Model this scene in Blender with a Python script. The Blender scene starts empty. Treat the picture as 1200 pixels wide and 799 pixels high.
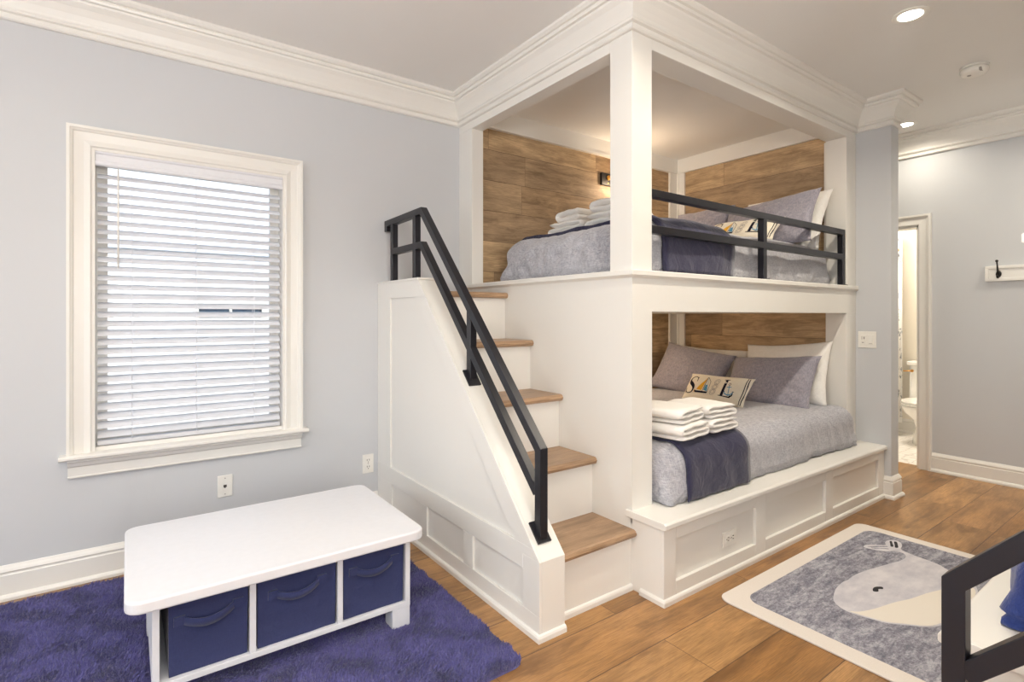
import bpy, bmesh, math, random
from mathutils import Vector, Matrix, noise
random.seed(7)
S = bpy.context.scene
COL = S.collection
PI = math.pi
# ------------------------------------------------------------------ camera
H = 1.25
YAW = math.radians(35.86)
cam_d = bpy.data.cameras.new('camera')
cam = bpy.data.objects.new('camera', cam_d); COL.objects.link(cam)
cam.location = (0, 0, H)
cam.rotation_euler = (PI/2, 0, -YAW)
cam_d.sensor_fit = 'HORIZONTAL'; cam_d.sensor_width = 36
cam_d.lens = 36*624/1200
cam_d.shift_y = -(399.5-370)/1200
cam_d.clip_start = 0.02
S.camera = cam
# ------------------------------------------------------------------ view, world
S.view_settings.view_transform = 'Standard'
S.view_settings.look = 'None'
S.view_settings.gamma = 1
S.view_settings.use_curve_mapping = False
S.view_settings.exposure = -0.04
S.cycles.use_denoising = True
S.cycles.max_bounces = 10
S.cycles.diffuse_bounces = 7
S.cycles.transparent_max_bounces = 24
S.cycles.sample_clamp_indirect = 6
S.cycles.caustics_reflective = False
S.cycles.caustics_refractive = False
W = bpy.data.worlds.new('sky'); S.world = W; W.use_nodes = True
wn = W.node_tree.nodes; wl = W.node_tree.links
sky = wn.new('ShaderNodeTexSky'); sky.sky_type = 'HOSEK_WILKIE'; sky.turbidity = 6.0; sky.ground_albedo = .5
sky.sun_direction = Vector((-0.5, -0.3, 0.75)).normalized()
wl.new(sky.outputs[0], wn['Background'].inputs[0]); wn['Background'].inputs[1].default_value = 5.4

sd = bpy.data.lights.new('sun', 'SUN'); sd.energy = 6.0; sd.angle = .01; sd.color = (1, .96, .90)
so = bpy.data.objects.new('sun', sd); COL.objects.link(so); so.rotation_euler = Vector((0.02, .62, -.78)).to_track_quat('-Z', 'Y').to_euler()

def area(name, loc, rot, sx, sy, power, col, shape='RECTANGLE', spread=PI):
    d = bpy.data.lights.new(name, 'AREA'); d.shape = shape; d.size = sx
    if shape == 'RECTANGLE': d.size_y = sy
    d.energy = power; d.color = col; d.spread = spread
    o = bpy.data.objects.new(name, d); COL.objects.link(o); o.location = loc; o.rotation_euler = rot
    return o
DAY = (0.90, 0.95, 1.0); WARM = (1.0, 0.90, 0.74)
# daylight entering at the panes of the two windows in the left wall and the one in the wall behind the camera
area('daylight_left_window', (-2.97, 1.9, 1.35), (0, -PI/2, 0), 1.5, 1.1, 27, DAY)
area('daylight_left_window', (-2.97, 0.1, 1.35), (0, -PI/2, 0), 1.5, 1.1, 27, DAY)
area('daylight_back_window', (0.3, -1.22, 1.34), (PI/2, 0, 0), 0.85, 1.4, 36, (1.0, .97, .92))

# ------------------------------------------------------------------ material helpers
def lin(r, g, b):
    f = lambda c: (c/255/12.92) if c/255 <= .04045 else ((c/255+.055)/1.055)**2.4
    return (f(r), f(g), f(b), 1)
class M:
    def __init__(s, name):
        s.m = bpy.data.materials.new(name); s.m.use_nodes = True
        s.n = s.m.node_tree.nodes; s.l = s.m.node_tree.links
        s.b = s.n['Principled BSDF']; s.out = s.n['Material Output']
    def node(s, t, **k):
        nd = s.n.new(t)
        for a, v in k.items(): setattr(nd, a, v)
        return nd
    def link(s, a, b): s.l.new(a, b)
    def math(s, op, a, b=None, c=None):
        nd = s.node('ShaderNodeMath', operation=op)
        for i, v in enumerate((a, b, c)):
            if v is None: continue
            if isinstance(v, (int, float)): nd.inputs[i].default_value = v
            else: s.link(v, nd.inputs[i])
        return nd.outputs[0]
    def mix(s, f, a, b, mode='MIX'):
        nd = s.node('ShaderNodeMix', data_type='RGBA', blend_type=mode)
        if isinstance(f, (int, float)): nd.inputs[0].default_value = f
        else: s.link(f, nd.inputs[0])
        for i, v in ((6, a), (7, b)):
            if isinstance(v, tuple): nd.inputs[i].default_value = v
            else: s.link(v, nd.inputs[i])
        return nd.outputs[2]
    def pos(s):
        return s.node('ShaderNodeNewGeometry').outputs['Position']
    def scale(s, vec, xyz, add=None):
        nd = s.node('ShaderNodeMapping'); s.link(vec, nd.inputs[0]); nd.inputs['Scale'].default_value = xyz
        if add is not None: s.link(add, nd.inputs['Location'])
        return nd.outputs[0]
    def noise(s, vec, sc, detail=3, rough=.5, dist=0):
        nd = s.node('ShaderNodeTexNoise'); s.link(vec, nd.inputs['Vector'])
        nd.inputs['Scale'].default_value = sc; nd.inputs['Detail'].default_value = detail
        nd.inputs['Roughness'].default_value = rough; nd.inputs['Distortion'].default_value = dist
        return nd.outputs[0]
    def ramp(s, f, stops):
        nd = s.node('ShaderNodeValToRGB'); e = nd.color_ramp.elements
        while len(e) < len(stops): e.new(.5)
        for i, (p, c) in enumerate(stops): e[i].position = p; e[i].color = c
        s.link(f, nd.inputs[0]); return nd.outputs[0]
    def base(s, c, rough=.5, spec=.5, metal=0):
        if isinstance(c, tuple): s.b.inputs['Base Color'].default_value = c
        else: s.link(c, s.b.inputs['Base Color'])
        s.b.inputs['Roughness'].default_value = rough
        s.b.inputs['Specular IOR Level'].default_value = spec
        s.b.inputs['Metallic'].default_value = metal
        return s
    def bump(s, h, strength=.2, dist=.01):
        nd = s.node('ShaderNodeBump'); nd.inputs['Strength'].default_value = strength
        nd.inputs['Distance'].default_value = dist
        s.link(h, nd.inputs['Height']); s.link(nd.outputs[0], s.b.inputs['Normal']); return s

def paint(name, c, rough=.5, spec=.4, var=.03, bumps=.03):
    m = M(name); p = m.pos()
    n = m.noise(p, 3.0, 3)
    c2 = tuple(max(0, x*(1-var)) for x in c[:3]) + (1,)
    m.base(m.mix(n, c, c2), rough, spec)
    m.bump(m.noise(p, 260, 2), bumps, .001)
    return m.m
def plain(name, c, rough=.5, spec=.5, metal=0):
    m = M(name); p = m.node('ShaderNodeTexCoord').outputs['Object']
    c2 = tuple(x*.94 for x in c[:3]) + (1,)
    m.base(m.mix(m.noise(p, 40, 2), c, c2), rough, spec, metal)
    return m.m
def emit(name, c, s):
    m = M(name); e = m.node('ShaderNodeEmission'); e.inputs[0].default_value = c; e.inputs[1].default_value = s
    m.link(e.outputs[0], m.out.inputs[0]); return m.m

def planks(name, au, av, width, length, v0, cols, seamc, rough=.4, knot=.5, gscale=1.0, seam=.0022, spec=.4):
    """boards running along axis au, stacked along axis av (world position)"""
    m = M(name); sep = m.node('ShaderNodeSeparateXYZ'); m.link(m.pos(), sep.inputs[0])
    u, v = sep.outputs[au], sep.outputs[av]
    vv = m.math('DIVIDE', m.math('SUBTRACT', v, v0), width)
    row = m.math('FLOOR', vv); fv = m.math('FRACT', vv)
    wn1 = m.node('ShaderNodeTexWhiteNoise', noise_dimensions='1D'); m.link(row, wn1.inputs['W'])
    uu = m.math('ADD', m.math('DIVIDE', u, length), m.math('MULTIPLY', wn1.outputs[0], 7.31))
    colm = m.math('FLOOR', uu); fu = m.math('FRACT', uu)
    cb = m.node('ShaderNodeCombineXYZ'); m.link(row, cb.inputs[0]); m.link(colm, cb.inputs[1])
    wn2 = m.node('ShaderNodeTexWhiteNoise', noise_dimensions='3D'); m.link(cb.outputs[0], wn2.inputs['Vector'])
    idv = wn2.outputs['Value']
    # grain coordinates: stretched along the board, shifted per board
    g = m.node('ShaderNodeCombineXYZ')
    m.link(m.math('ADD', m.math('MULTIPLY', u, 1.0*gscale), m.math('MULTIPLY', idv, 37.0)), g.inputs[0])
    m.link(m.math('ADD', m.math('MULTIPLY', v, 9.0*gscale), m.math('MULTIPLY', idv, 91.0)), g.inputs[1])
    m.link(m.math('MULTIPLY', idv, 17.0), g.inputs[2])
    broad = m.noise(g.outputs[0], 1.6, 4, .62, .6)
    g2 = m.scale(g.outputs[0], (2.2, 9, 1))
    fine = m.noise(g2, 4.0, 5, .65, .4)
    g3 = m.scale(g.outputs[0], (1.0, .32, 1))
    cloud = m.noise(g3, 2.3, 4, .62, .4)
    kn = m.node('ShaderNodeTexVoronoi', feature='F1'); m.link(m.scale(g.outputs[0], (1.1, .28, 1)), kn.inputs['Vector']); kn.inputs['Scale'].default_value = 1.5
    knm = m.ramp(kn.outputs['Distance'], [(0.0, (1, 1, 1, 1)), (.035, (.8, .8, .8, 1)), (.07, (0, 0, 0, 1))])
    c = m.ramp(idv, [(i/(len(cols)-1), x) for i, x in enumerate(cols)])
    dark = m.mix(1.0, c, (.42, .38, .34, 1), 'MULTIPLY')
    light = m.mix(1.0, c, (1.28, 1.27, 1.25, 1), 'MULTIPLY')
    c = m.mix(m.ramp(broad, [(.42, (0, 0, 0, 1)), (.66, (.80, .80, .80, 1))]), c, dark)
    c = m.mix(m.ramp(cloud, [(.48, (0, 0, 0, 1)), (.66, (.9, .9, .9, 1))]), c, light)
    c = m.mix(m.ramp(cloud, [(.28, (.85, .85, .85, 1)), (.43, (0, 0, 0, 1))]), c, dark)
    c = m.mix(m.ramp(fine, [(.42, (0, 0, 0, 1)), (.68, (.75, .75, .75, 1))]), c, dark)
    c = m.mix(m.math('MULTIPLY', knm, knot), c, (.10, .055, .03, 1))
    e1 = m.math('MINIMUM', fv, m.math('SUBTRACT', 1.0, fv)); e1 = m.math('LESS_THAN', e1, seam/width)
    e2 = m.math('MINIMUM', fu, m.math('SUBTRACT', 1.0, fu)); e2 = m.math('LESS_THAN', e2, seam*.7/length)
    e = m.math('MAXIMUM', e1, e2)
    c = m.mix(m.math('MULTIPLY', e, .75), c, seamc)
    m.base(c, rough, spec)
    hh = m.math('SUBTRACT', m.math('MULTIPLY', fine, .25), e)
    m.bump(hh, .25, .002)
    return m.m

FLOORC = [lin(154,113,70), lin(178,136,88), lin(140,102,60), lin(168,127,79), lin(152,111,66), lin(184,143,94)]
WOODC = [lin(172,146,116), lin(206,178,140), lin(162,138,110), lin(196,168,130), lin(180,152,118)]
mt = {}
mt['floor'] = planks('oak_floor', 0, 1, .232, 1.35, 1.555-.232*8, FLOORC, lin(70,45,28), rough=.33, knot=.55, gscale=1.25, seam=.0022, spec=.45)
mt['wood_back'] = planks('oak_panelling_back', 0, 2, .2135, 1.05, 1.56-.2135*6, WOODC, lin(70,46,30), rough=.55, knot=.8, gscale=1.2, seam=.0016)
mt['wood_side'] = planks('oak_panelling_side', 1, 2, .2135, 1.35, 1.51-.2135*6, WOODC, lin(70,46,30), rough=.55, knot=.5, gscale=1.2, seam=.0016)
mt['tread'] = planks('oak_tread', 0, 1, .6, 3.0, .9, [lin(164,134,106), lin(172,142,112)], lin(110,80,55), rough=.35, knot=0, gscale=1.0)
mt['wall'] = paint('blue_grey_wall_paint', lin(201,203,206), .6, .3)
mt['ceil'] = paint('white_ceiling_paint', lin(234,233,231), .8, .2)
mt['trim'] = paint('white_trim_paint', lin(231,229,224), .32, .45, .02, .01)
mt['tile'] = None
mt['plastic'] = plain('white_plastic', lin(238,236,230), .3)
mt['slot'] = plain('dark_slot', lin(45,42,40), .6)
mt['iron'] = plain('dark_bronze_metal', lin(30,30,37), .32, .5, .25)
mt['hookiron'] = plain('black_iron', lin(28,26,26), .4, .5, .3)
mt['brass'] = plain('brass', lin(214,160,84), .28, .5, .9)
mt['ceramic'] = plain('white_ceramic', lin(244,242,236), .12, .6)
mt['tablew'] = plain('white_laminate', lin(226,227,232), .38, .5)
mt['blind'] = plain('white_vinyl_slat', lin(250,250,252), .45, .4)
_m = mt['blind'].node_tree; _t = _m.nodes.new('ShaderNodeBsdfTranslucent'); _t.inputs[0].default_value = (.85, .88, .93, 1)
_x = _m.nodes.new('ShaderNodeMixShader'); _x.inputs[0].default_value = .42
_m.links.new(_m.nodes['Principled BSDF'].outputs[0], _x.inputs[1]); _m.links.new(_t.outputs[0], _x.inputs[2]); _m.links.new(_x.outputs[0], _m.nodes['Material Output'].inputs[0])
mt['siding'] = None
m = M('window_glass')   # thin pane: clear with a fresnel reflection
tr = m.node('ShaderNodeBsdfTransparent'); gl = m.node('ShaderNodeBsdfGlossy'); gl.inputs['Roughness'].default_value = .02
fr = m.node('ShaderNodeFresnel'); fr.inputs[0].default_value = 1.45
mx = m.node('ShaderNodeMixShader'); m.link(fr.outputs[0], mx.inputs[0]); m.link(tr.outputs[0], mx.inputs[1]); m.link(gl.outputs[0], mx.inputs[2])
m.link(mx.outputs[0], m.out.inputs[0]); mt['glass'] = m.m

def heather(name, ca, cb, stretch=(1, 1, 7), sc=44, rough=.9, wr=.35):
    m = M(name); p = m.node('ShaderNodeTexCoord').outputs['Object']
    a = m.noise(m.scale(p, stretch), sc, 4, .7)
    b = m.noise(m.scale(p, (stretch[2], stretch[0], stretch[1])), sc, 4, .7)
    f = m.math('MULTIPLY', m.math('ADD', a, b), .5)
    m.base(m.mix(m.ramp(f, [(.36, (0, 0, 0, 1)), (.64, (1, 1, 1, 1))]), ca, cb), rough, .15)
    w = m.noise(m.scale(p, (1.0, 1.6, 1.0)), 11, 4, .55, 1.3)
    m.bump(m.math('ADD', m.math('MULTIPLY', w, 1.0), m.math('MULTIPLY', m.noise(p, 700, 2), .03)), wr, .02)
    m.b.inputs['Sheen Weight'].default_value = .25
    return m.m
mt['duvet'] = heather('grey_chambray', lin(136,137,148), lin(200,199,204), wr=.5)
mt['gpillow'] = heather('grey_chambray_sham', lin(124,122,134), lin(168,164,174), wr=.45)
mt['navy'] = heather('navy_cotton', lin(46,45,66), lin(56,55,78), wr=.45)
mt['wpillow'] = heather('white_cotton', lin(236,234,230), lin(244,242,238), wr=.45)
mt['cream'] = heather('cream_canvas', lin(228,220,202), lin(238,231,214), sc=80, wr=.15)
mt['bin'] = heather('navy_bin_fabric', lin(43,48,84), lin(50,56,94), sc=60, wr=.18)
mt['fleece'] = heather('royal_blue_fleece', lin(38,54,112), lin(52,70,134), sc=90, wr=.5)
m = M('white_terry'); p = m.node('ShaderNodeTexCoord').outputs['Object']
m.base(lin(243,240,236), .95, .1); m.bump(m.noise(p, 330, 3, .7), .6, .004); mt['terry'] = m.m
for nm, c in dict(ink=(30,30,44), gold=(226,172,62), sea=(92,150,186), stripe=(238,234,224), ropegrey=(168,164,160)).items():
    mt[nm] = plain(nm + '_print', lin(*c), .9, .1)
# rug materials
m = M('grey_rug_field'); p = m.pos()
a = m.noise(m.scale(p, (1, 3.5, 1)), 7, 6, .75, .5); b = m.noise(p, 120, 3, .8); cc = m.noise(m.scale(p, (1, 2, 1)), 30, 4, .8)
f = m.math('ADD', m.math('ADD', m.math('MULTIPLY', a, .45), m.math('MULTIPLY', b, .25)), m.math('MULTIPLY', cc, .3))
m.base(m.ramp(f, [(.36, lin(86,87,100)), (.47, lin(126,125,135)), (.60, lin(184,183,191))]), .95, .1); m.bump(b, .5, .004); mt['rugfield'] = m.m
m = M('cream_rug_border'); p = m.pos(); b = m.noise(p, 260, 3, .7)
m.base(m.mix(b, lin(212,204,196), lin(232,225,217)), .95, .1); m.bump(b, .5, .004); mt['rugborder'] = m.m
m = M('pale_rug_whale'); p = m.pos(); a = m.noise(m.scale(p, (1, 2, 1)), 7, 5, .65); b = m.noise(p, 240, 3, .7)
m.base(m.mix(m.ramp(a, [(.35, (0, 0, 0, 1)), (.65, (1, 1, 1, 1))]), lin(188,186,194), lin(212,209,212)), .95, .1); m.bump(b, .5, .004); mt['whale'] = m.m
m = M('blue_rug_pile'); p = m.pos(); a = m.noise(p, 14, 4, .65); b = m.noise(p, 150, 2, .6)
m.base(m.mix(m.math('MULTIPLY', m.math('ADD', a, b), .5), lin(50,49,98), lin(112,108,168)), .95, .15)
m.b.inputs['Sheen Weight'].default_value = .4; mt['pile'] = m.m
# bathroom tile: hex-ish marble
m = M('marble_hex_tile'); p = m.pos(); v = m.node('ShaderNodeTexVoronoi', feature='DISTANCE_TO_EDGE'); v.inputs['Scale'].default_value = 11; v.inputs['Randomness'].default_value = .25; m.link(p, v.inputs['Vector'])
g = m.ramp(v.outputs[0], [(.0, lin(196,190,182)), (.05, lin(240,236,230))])
m.base(m.mix(m.ramp(m.noise(p, 9, 5, .6, 1.5), [(.55, (0, 0, 0, 1)), (.7, (.6, .6, .6, 1))]), g, lin(190,184,180)), .25, .5); mt['tile'] = m.m
mt['bathwall'] = paint('cream_bath_paint', lin(240,234,222), .6, .3)
m = M('white_siding'); p = m.pos(); sp = m.node('ShaderNodeSeparateXYZ'); m.link(p, sp.inputs[0])
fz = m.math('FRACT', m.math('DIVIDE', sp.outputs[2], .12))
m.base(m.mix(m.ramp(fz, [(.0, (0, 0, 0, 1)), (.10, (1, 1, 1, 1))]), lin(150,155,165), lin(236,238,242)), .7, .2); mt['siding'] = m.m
m = M('shingle_roof'); p = m.pos(); b = m.noise(p, 30, 3); m.base(m.mix(b, lin(196,200,210), lin(222,225,234)), .9, .1); mt['roof'] = m.m
mt['grass'] = paint('lawn', lin(96,120,70), .95, .1, .3)
m = M('patterned_curtain'); p = m.pos(); sp = m.node('ShaderNodeSeparateXYZ'); m.link(p, sp.inputs[0])
n1 = m.noise(m.scale(p, (30, 30, 10)), 1.0, 3, .8)
band = m.math('LESS_THAN', m.math('FRACT', m.math('DIVIDE', sp.outputs[2], .2)), .6)
m.base(m.mix(m.math('MULTIPLY', band, m.ramp(n1, [(.52, (0, 0, 0, 1)), (.6, (1, 1, 1, 1))])), lin(244,242,238), lin(120,126,136)), .8, .2); mt['curtain'] = m.m
mt['lens'] = emit('lamp_lens', (1.0, .93, .82, 1), 14)
mt['bulb'] = emit('warm_bulb', (1.0, .74, .45, 1), 6)

# ------------------------------------------------------------------ mesh helpers
class B:
    def __init__(s): s.bm = bmesh.new()
    def quadbox(s, P, mi=0):
        v = [s.bm.verts.new(p) for p in P]
        for f in ((0,3,2,1), (4,5,6,7), (0,1,5,4), (1,2,6,5), (2,3,7,6), (3,0,4,7)):
            s.bm.faces.new([v[i] for i in f]).material_index = mi
        return s
    def box(s, x0, x1, y0, y1, z0, z1, mi=0):
        if x0 > x1: x0, x1 = x1, x0
        if y0 > y1: y0, y1 = y1, y0
        if z0 > z1: z0, z1 = z1, z0
        return s.quadbox([(x0,y0,z0), (x1,y0,z0), (x1,y1,z0), (x0,y1,z0), (x0,y0,z1), (x1,y0,z1), (x1,y1,z1), (x0,y1,z1)], mi)
    def prism(s, poly, axis, a, b, mi=0):
        """poly of 2D points extruded along axis (0: poly=(y,z), 1: (x,z), 2: (x,y))"""
        def P(p, t):
            return (t, p[0], p[1]) if axis == 0 else (p[0], t, p[1]) if axis == 1 else (p[0], p[1], t)
        A = [s.bm.verts.new(P(p, a)) for p in poly]; Bv = [s.bm.verts.new(P(p, b)) for p in poly]
        n = len(poly)
        fs = [s.bm.faces.new(A[::-1]), s.bm.faces.new(Bv)]
        for i in range(n): fs.append(s.bm.faces.new((A[i], A[(i+1) % n], Bv[(i+1) % n], Bv[i])))
        for f in fs: f.material_index = mi
        return s
    def cyl(s, p, q, r, r2=None, n=16, mi=0, caps=True):
        p, q = Vector(p), Vector(q); r2 = r if r2 is None else r2
        d = (q-p).normalized(); a = d.orthogonal().normalized(); b = d.cross(a)
        R1 = [s.bm.verts.new(p + r*(a*math.cos(2*PI*i/n) + b*math.sin(2*PI*i/n))) for i in range(n)]
        R2 = [s.bm.verts.new(q + r2*(a*math.cos(2*PI*i/n) + b*math.sin(2*PI*i/n))) for i in range(n)]
        fs = []
        for i in range(n): fs.append(s.bm.faces.new((R1[i], R1[(i+1) % n], R2[(i+1) % n], R2[i])))
        for f in fs: f.smooth = True; f.material_index = mi
        if caps:
            s.bm.faces.new(R1[::-1]).material_index = mi; s.bm.faces.new(R2).material_index = mi
        return s
    def bar(s, p, q, w, t, up=(1, 0, 0), mi=0):
        """rectangular bar from p to q: w across `up`, t along `up`"""
        p, q = Vector(p), Vector(q); d = (q-p).normalized(); u = Vector(up).normalized(); v = d.cross(u).normalized()
        P = []
        for c in (p, q):
            P += [c - v*w/2 - u*t/2, c + v*w/2 - u*t/2, c + v*w/2 + u*t/2, c - v*w/2 + u*t/2]
        return s.quadbox([tuple(x) for x in P], mi)
    def tube(s, pts, r, n=8, mi=0):
        pts = [Vector(p) for p in pts]; rings = []
        rr = r if isinstance(r, (list, tuple)) else [r]*len(pts)
        prev = None
        for i, p in enumerate(pts):
            d = (pts[min(i+1, len(pts)-1)] - pts[max(i-1, 0)]).normalized()
            a = d.orthogonal().normalized() if prev is None else (prev - d*prev.dot(d)).normalized()
            prev = a; b = d.cross(a)
            rings.append([s.bm.verts.new(p + rr[i]*(a*math.cos(2*PI*k/n) + b*math.sin(2*PI*k/n))) for k in range(n)])
        for i in range(len(rings)-1):
            for k in range(n):
                f = s.bm.faces.new((rings[i][k], rings[i][(k+1) % n], rings[i+1][(k+1) % n], rings[i+1][k])); f.smooth = True; f.material_index = mi
        s.bm.faces.new(rings[0][::-1]).material_index = mi; s.bm.faces.new(rings[-1]).material_index = mi
        return s
    def lathe(s, prof, c, n=32, sx=1, sy=1, mi=0, smooth=True):
        """prof: (r, z) list, around z axis at c"""
        rings = []
        for r, z in prof:
            rings.append([s.bm.verts.new((c[0]+sx*r*math.cos(2*PI*k/n), c[1]+sy*r*math.sin(2*PI*k/n), c[2]+z)) for k in range(n)])
        for i in range(len(rings)-1):
            for k in range(n):
                f = s.bm.faces.new((rings[i][k], rings[i][(k+1) % n], rings[i+1][(k+1) % n], rings[i+1][k])); f.smooth = smooth; f.material_index = mi
        s.bm.faces.new(rings[0][::-1]).material_index = mi; s.bm.faces.new(rings[-1]).material_index = mi
        return s
    def sweep(s, prof, path, i0=0, i1=None, z=0, closed_ends=True):
        """prof: (offset to the right of travel, z); path: 2D points with mitred corners"""
        n = len(path); i1 = n-1 if i1 is None else i1
        def nor(a, b):
            d = Vector((b[0]-a[0], b[1]-a[1])).normalized(); return Vector((d.y, -d.x))
        rings = []
        for i in range(i0, i1+1):
            n1 = nor(path[i-1], path[i]) if i > 0 else nor(path[i], path[i+1])
            n2 = nor(path[i], path[i+1]) if i < n-1 else n1
            mv = (n1+n2); mv = mv / max(.2, mv.dot(n1)) if mv.length > 1e-6 else n1
            rings.append([s.bm.verts.new((path[i][0]+mv.x*o, path[i][1]+mv.y*o, z+zz)) for o, zz in prof])
        k = len(prof)
        for a, b in zip(rings, rings[1:]):
            for j in range(k): s.bm.faces.new((a[j], a[(j+1) % k], b[(j+1) % k], b[j]))
        s.bm.faces.new(rings[0]); s.bm.faces.new(rings[-1][::-1])
        return s

def obj(name, b, mats, parent=None, at=None, bevel=0, seg=2, smooth=False, world=True):
    """link the builder's mesh as ONE object; coordinates are world coordinates unless world=False (then parent-local)"""
    bm = b.bm if isinstance(b, B) else b
    bmesh.ops.recalc_face_normals(bm, faces=bm.faces)
    off = Vector(parent.location) if (parent is not None and world) else Vector((0, 0, 0))
    if parent is not None and world and parent.parent is not None: off = off + Vector(parent.parent.location)
    if at is not None and parent is None: off = Vector(at)
    if off.length > 0: bmesh.ops.translate(bm, verts=bm.verts, vec=-off)
    me = bpy.data.meshes.new(name); bm.to_mesh(me); bm.free()
    for x in (mats if isinstance(mats, (list, tuple)) else [mats]): me.materials.append(x)
    if smooth:
        for p in me.polygons: p.use_smooth = True
    o = bpy.data.objects.new(name, me); COL.objects.link(o)
    if parent is not None: o.parent = parent
    elif at is not None: o.location = at
    if bevel:
        md = o.modifiers.new('bevel', 'BEVEL'); md.width = bevel; md.segments = seg; md.limit_method = 'ANGLE'; md.angle_limit = .6
        md.harden_normals = False
    return o
def tag(o, label, cat, group=None):
    o['label'] = label; o['category'] = cat
    if group: o['group'] = group
    return o
def thing(name, loc, label, cat, group=None, rz=0):
    o = bpy.data.objects.new(name, None); COL.objects.link(o); o.location = loc; o.rotation_euler = (0, 0, rz)
    o.empty_display_size = .1
    return tag(o, label, cat, group)
def struct(name, b, mats, bevel=0):
    o = obj(name, b, mats, bevel=bevel); o['kind'] = 'structure'; return o
def copy_tree(o, parent=None):
    c = o.copy(); COL.objects.link(c); c.parent = parent
    for ch in list(o.children): copy_tree(ch, c)
    return c

# ------------------------------------------------------------------ room
ZC = 2.745; YW = 3.215; XL = -3.0; XR = 5.26; XB = 1.87; YB = 1.65; XP = 4.235; XQ = 4.36; YP = 1.432
MM = 0.985                     # the room is mirrored about y = MM
YBK = 2*MM - YW                # wall behind the camera
mir = lambda y: 2*MM - y
b = B(); b.box(XL-.15, XR+.1, YBK-.15, YW+.15, -.12, 0); struct('floor', b, mt['floor'])
b = B(); b.box(XL-.15, 8.0, -1.4, 4.0, ZC, ZC+.12); struct('ceiling', b, mt['ceil'])
def wall_openings(b, axis, c0, c1, a0, a1, z0, z1, ops):
    """wall slab between planes c0..c1 along a0..a1 with rectangular openings (a, a, z, z)"""
    def bx(p0, p1, q0, q1):
        if p1-p0 < 1e-4 or q1-q0 < 1e-4: return
        if axis == 1: b.box(p0, p1, c0, c1, q0, q1)
        else: b.box(c0, c1, p0, p1, q0, q1)
    cur = a0
    for (p0, p1, q0, q1) in sorted(ops):
        bx(cur, p0, z0, z1); bx(p0, p1, z0, q0); bx(p0, p1, q1, z1); cur = p1
    bx(cur, a1, z0, z1)
WX0, WX1, WZ0, WZ1 = -.135, .725, .605, 2.045
b = B(); wall_openings(b, 1, YW, YW+.15, XL-.15, XR+.12, 0, ZC, [(WX0, WX1, WZ0, WZ1)]); struct('wall_front', b, mt['wall'])
b = B(); wall_openings(b, 1, YBK-.15, YBK, XL-.15, XR+.12, 0, ZC, [(WX0, WX1, WZ0, WZ1)]); struct('wall_back', b, mt['wall'])
LW = [(-.45, .65, .605, 2.1), (1.35, 2.45, .605, 2.1)]
b = B(); wall_openings(b, 0, XL-.15, XL, YBK-.15, YW+.15, 0, ZC, LW); struct('wall_left', b, mt['wall'])
DY0, DY1, DZ = 1.583, 2.40, 1.99
b = B(); wall_openings(b, 0, XR, XR+.12, YBK-.15, YW+.15, 0, ZC, [(DY0, DY1, -.001, DZ)]); struct('wall_right', b, mt['wall'])
# partition walls at the far end of each bunk (their nibs stand proud of the bunks)
b = B(); b.box(XP, XQ, YP, YW, 0, ZC); struct('wall_partition_far', b, mt['wall'])
b = B(); b.box(XP, XQ, YBK, mir(YP), 0, ZC); struct('wall_partition_near', b, mt['wall'])

# crown moulding
cp = [(0, -.190), (.014, -.190), (.020, -.184), (.020, -.172), (.012, -.168), (.012, -.160), (.026, -.156), (.030, -.148), (.026, -.138), (.028, -.128), (.038, -.104),
      (.054, -.076), (.072, -.058), (.074, -.048), (.088, -.046), (.092, -.036), (.086, -.031), (.086, -.027), (.098, -.025), (.110, -.014), (.110, 0), (0, 0)]
path = [(XL, YW), (XB, YW), (XB, YB), (XP, YB), (XP, YP), (XQ, YP), (XQ, YW), (XR, YW), (XR, YBK), (XQ, YBK), (XQ, mir(YP)), (XP, mir(YP)),
        (XP, mir(YB)), (XB, mir(YB)), (XB, YBK), (XL, YBK), (XL, YW-.0001)]
names = iter(range(1, 30))
for a, c in ((0, 1), (4, 6), (7, 8), (10, 12), (14, 15)):
    b = B(); b.sweep(cp, path, a, c if c > a+1 else a+1, z=ZC); struct('trim_%d' % next(names), b, mt['trim'])
# baseboards
bp = [(0, 0), (.030, 0), (.030, .012), (.024, .022), (.017, .026), (.017, .108), (.013, .112), (.013, .118), (.017, .124), (.013, .134), (.008, .142), (.004, .150), (0, .150)]
b = B(); b.sweep(bp, [(XL, YW), (1.278, YW)]); struct('baseboard_front', b, mt['trim'])
b = B(); b.sweep(bp, [(XP, YP+.040), (XP, YP), (XQ, YP), (XQ, YW)]); struct('baseboard_partition', b, mt['trim'])
b = B(); b.sweep(bp, [(XR, 1.495), (XR, YBK)]); struct('baseboard_right', b, mt['trim'])
b = B(); b.sweep(bp, [(XL, YBK), (XL, YW)]); struct('baseboard_left', b, mt['trim'])
b = B(); b.sweep(bp, [(1.278, YBK), (XL, YBK)]); struct('baseboard_back', b, mt['trim'])

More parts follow.
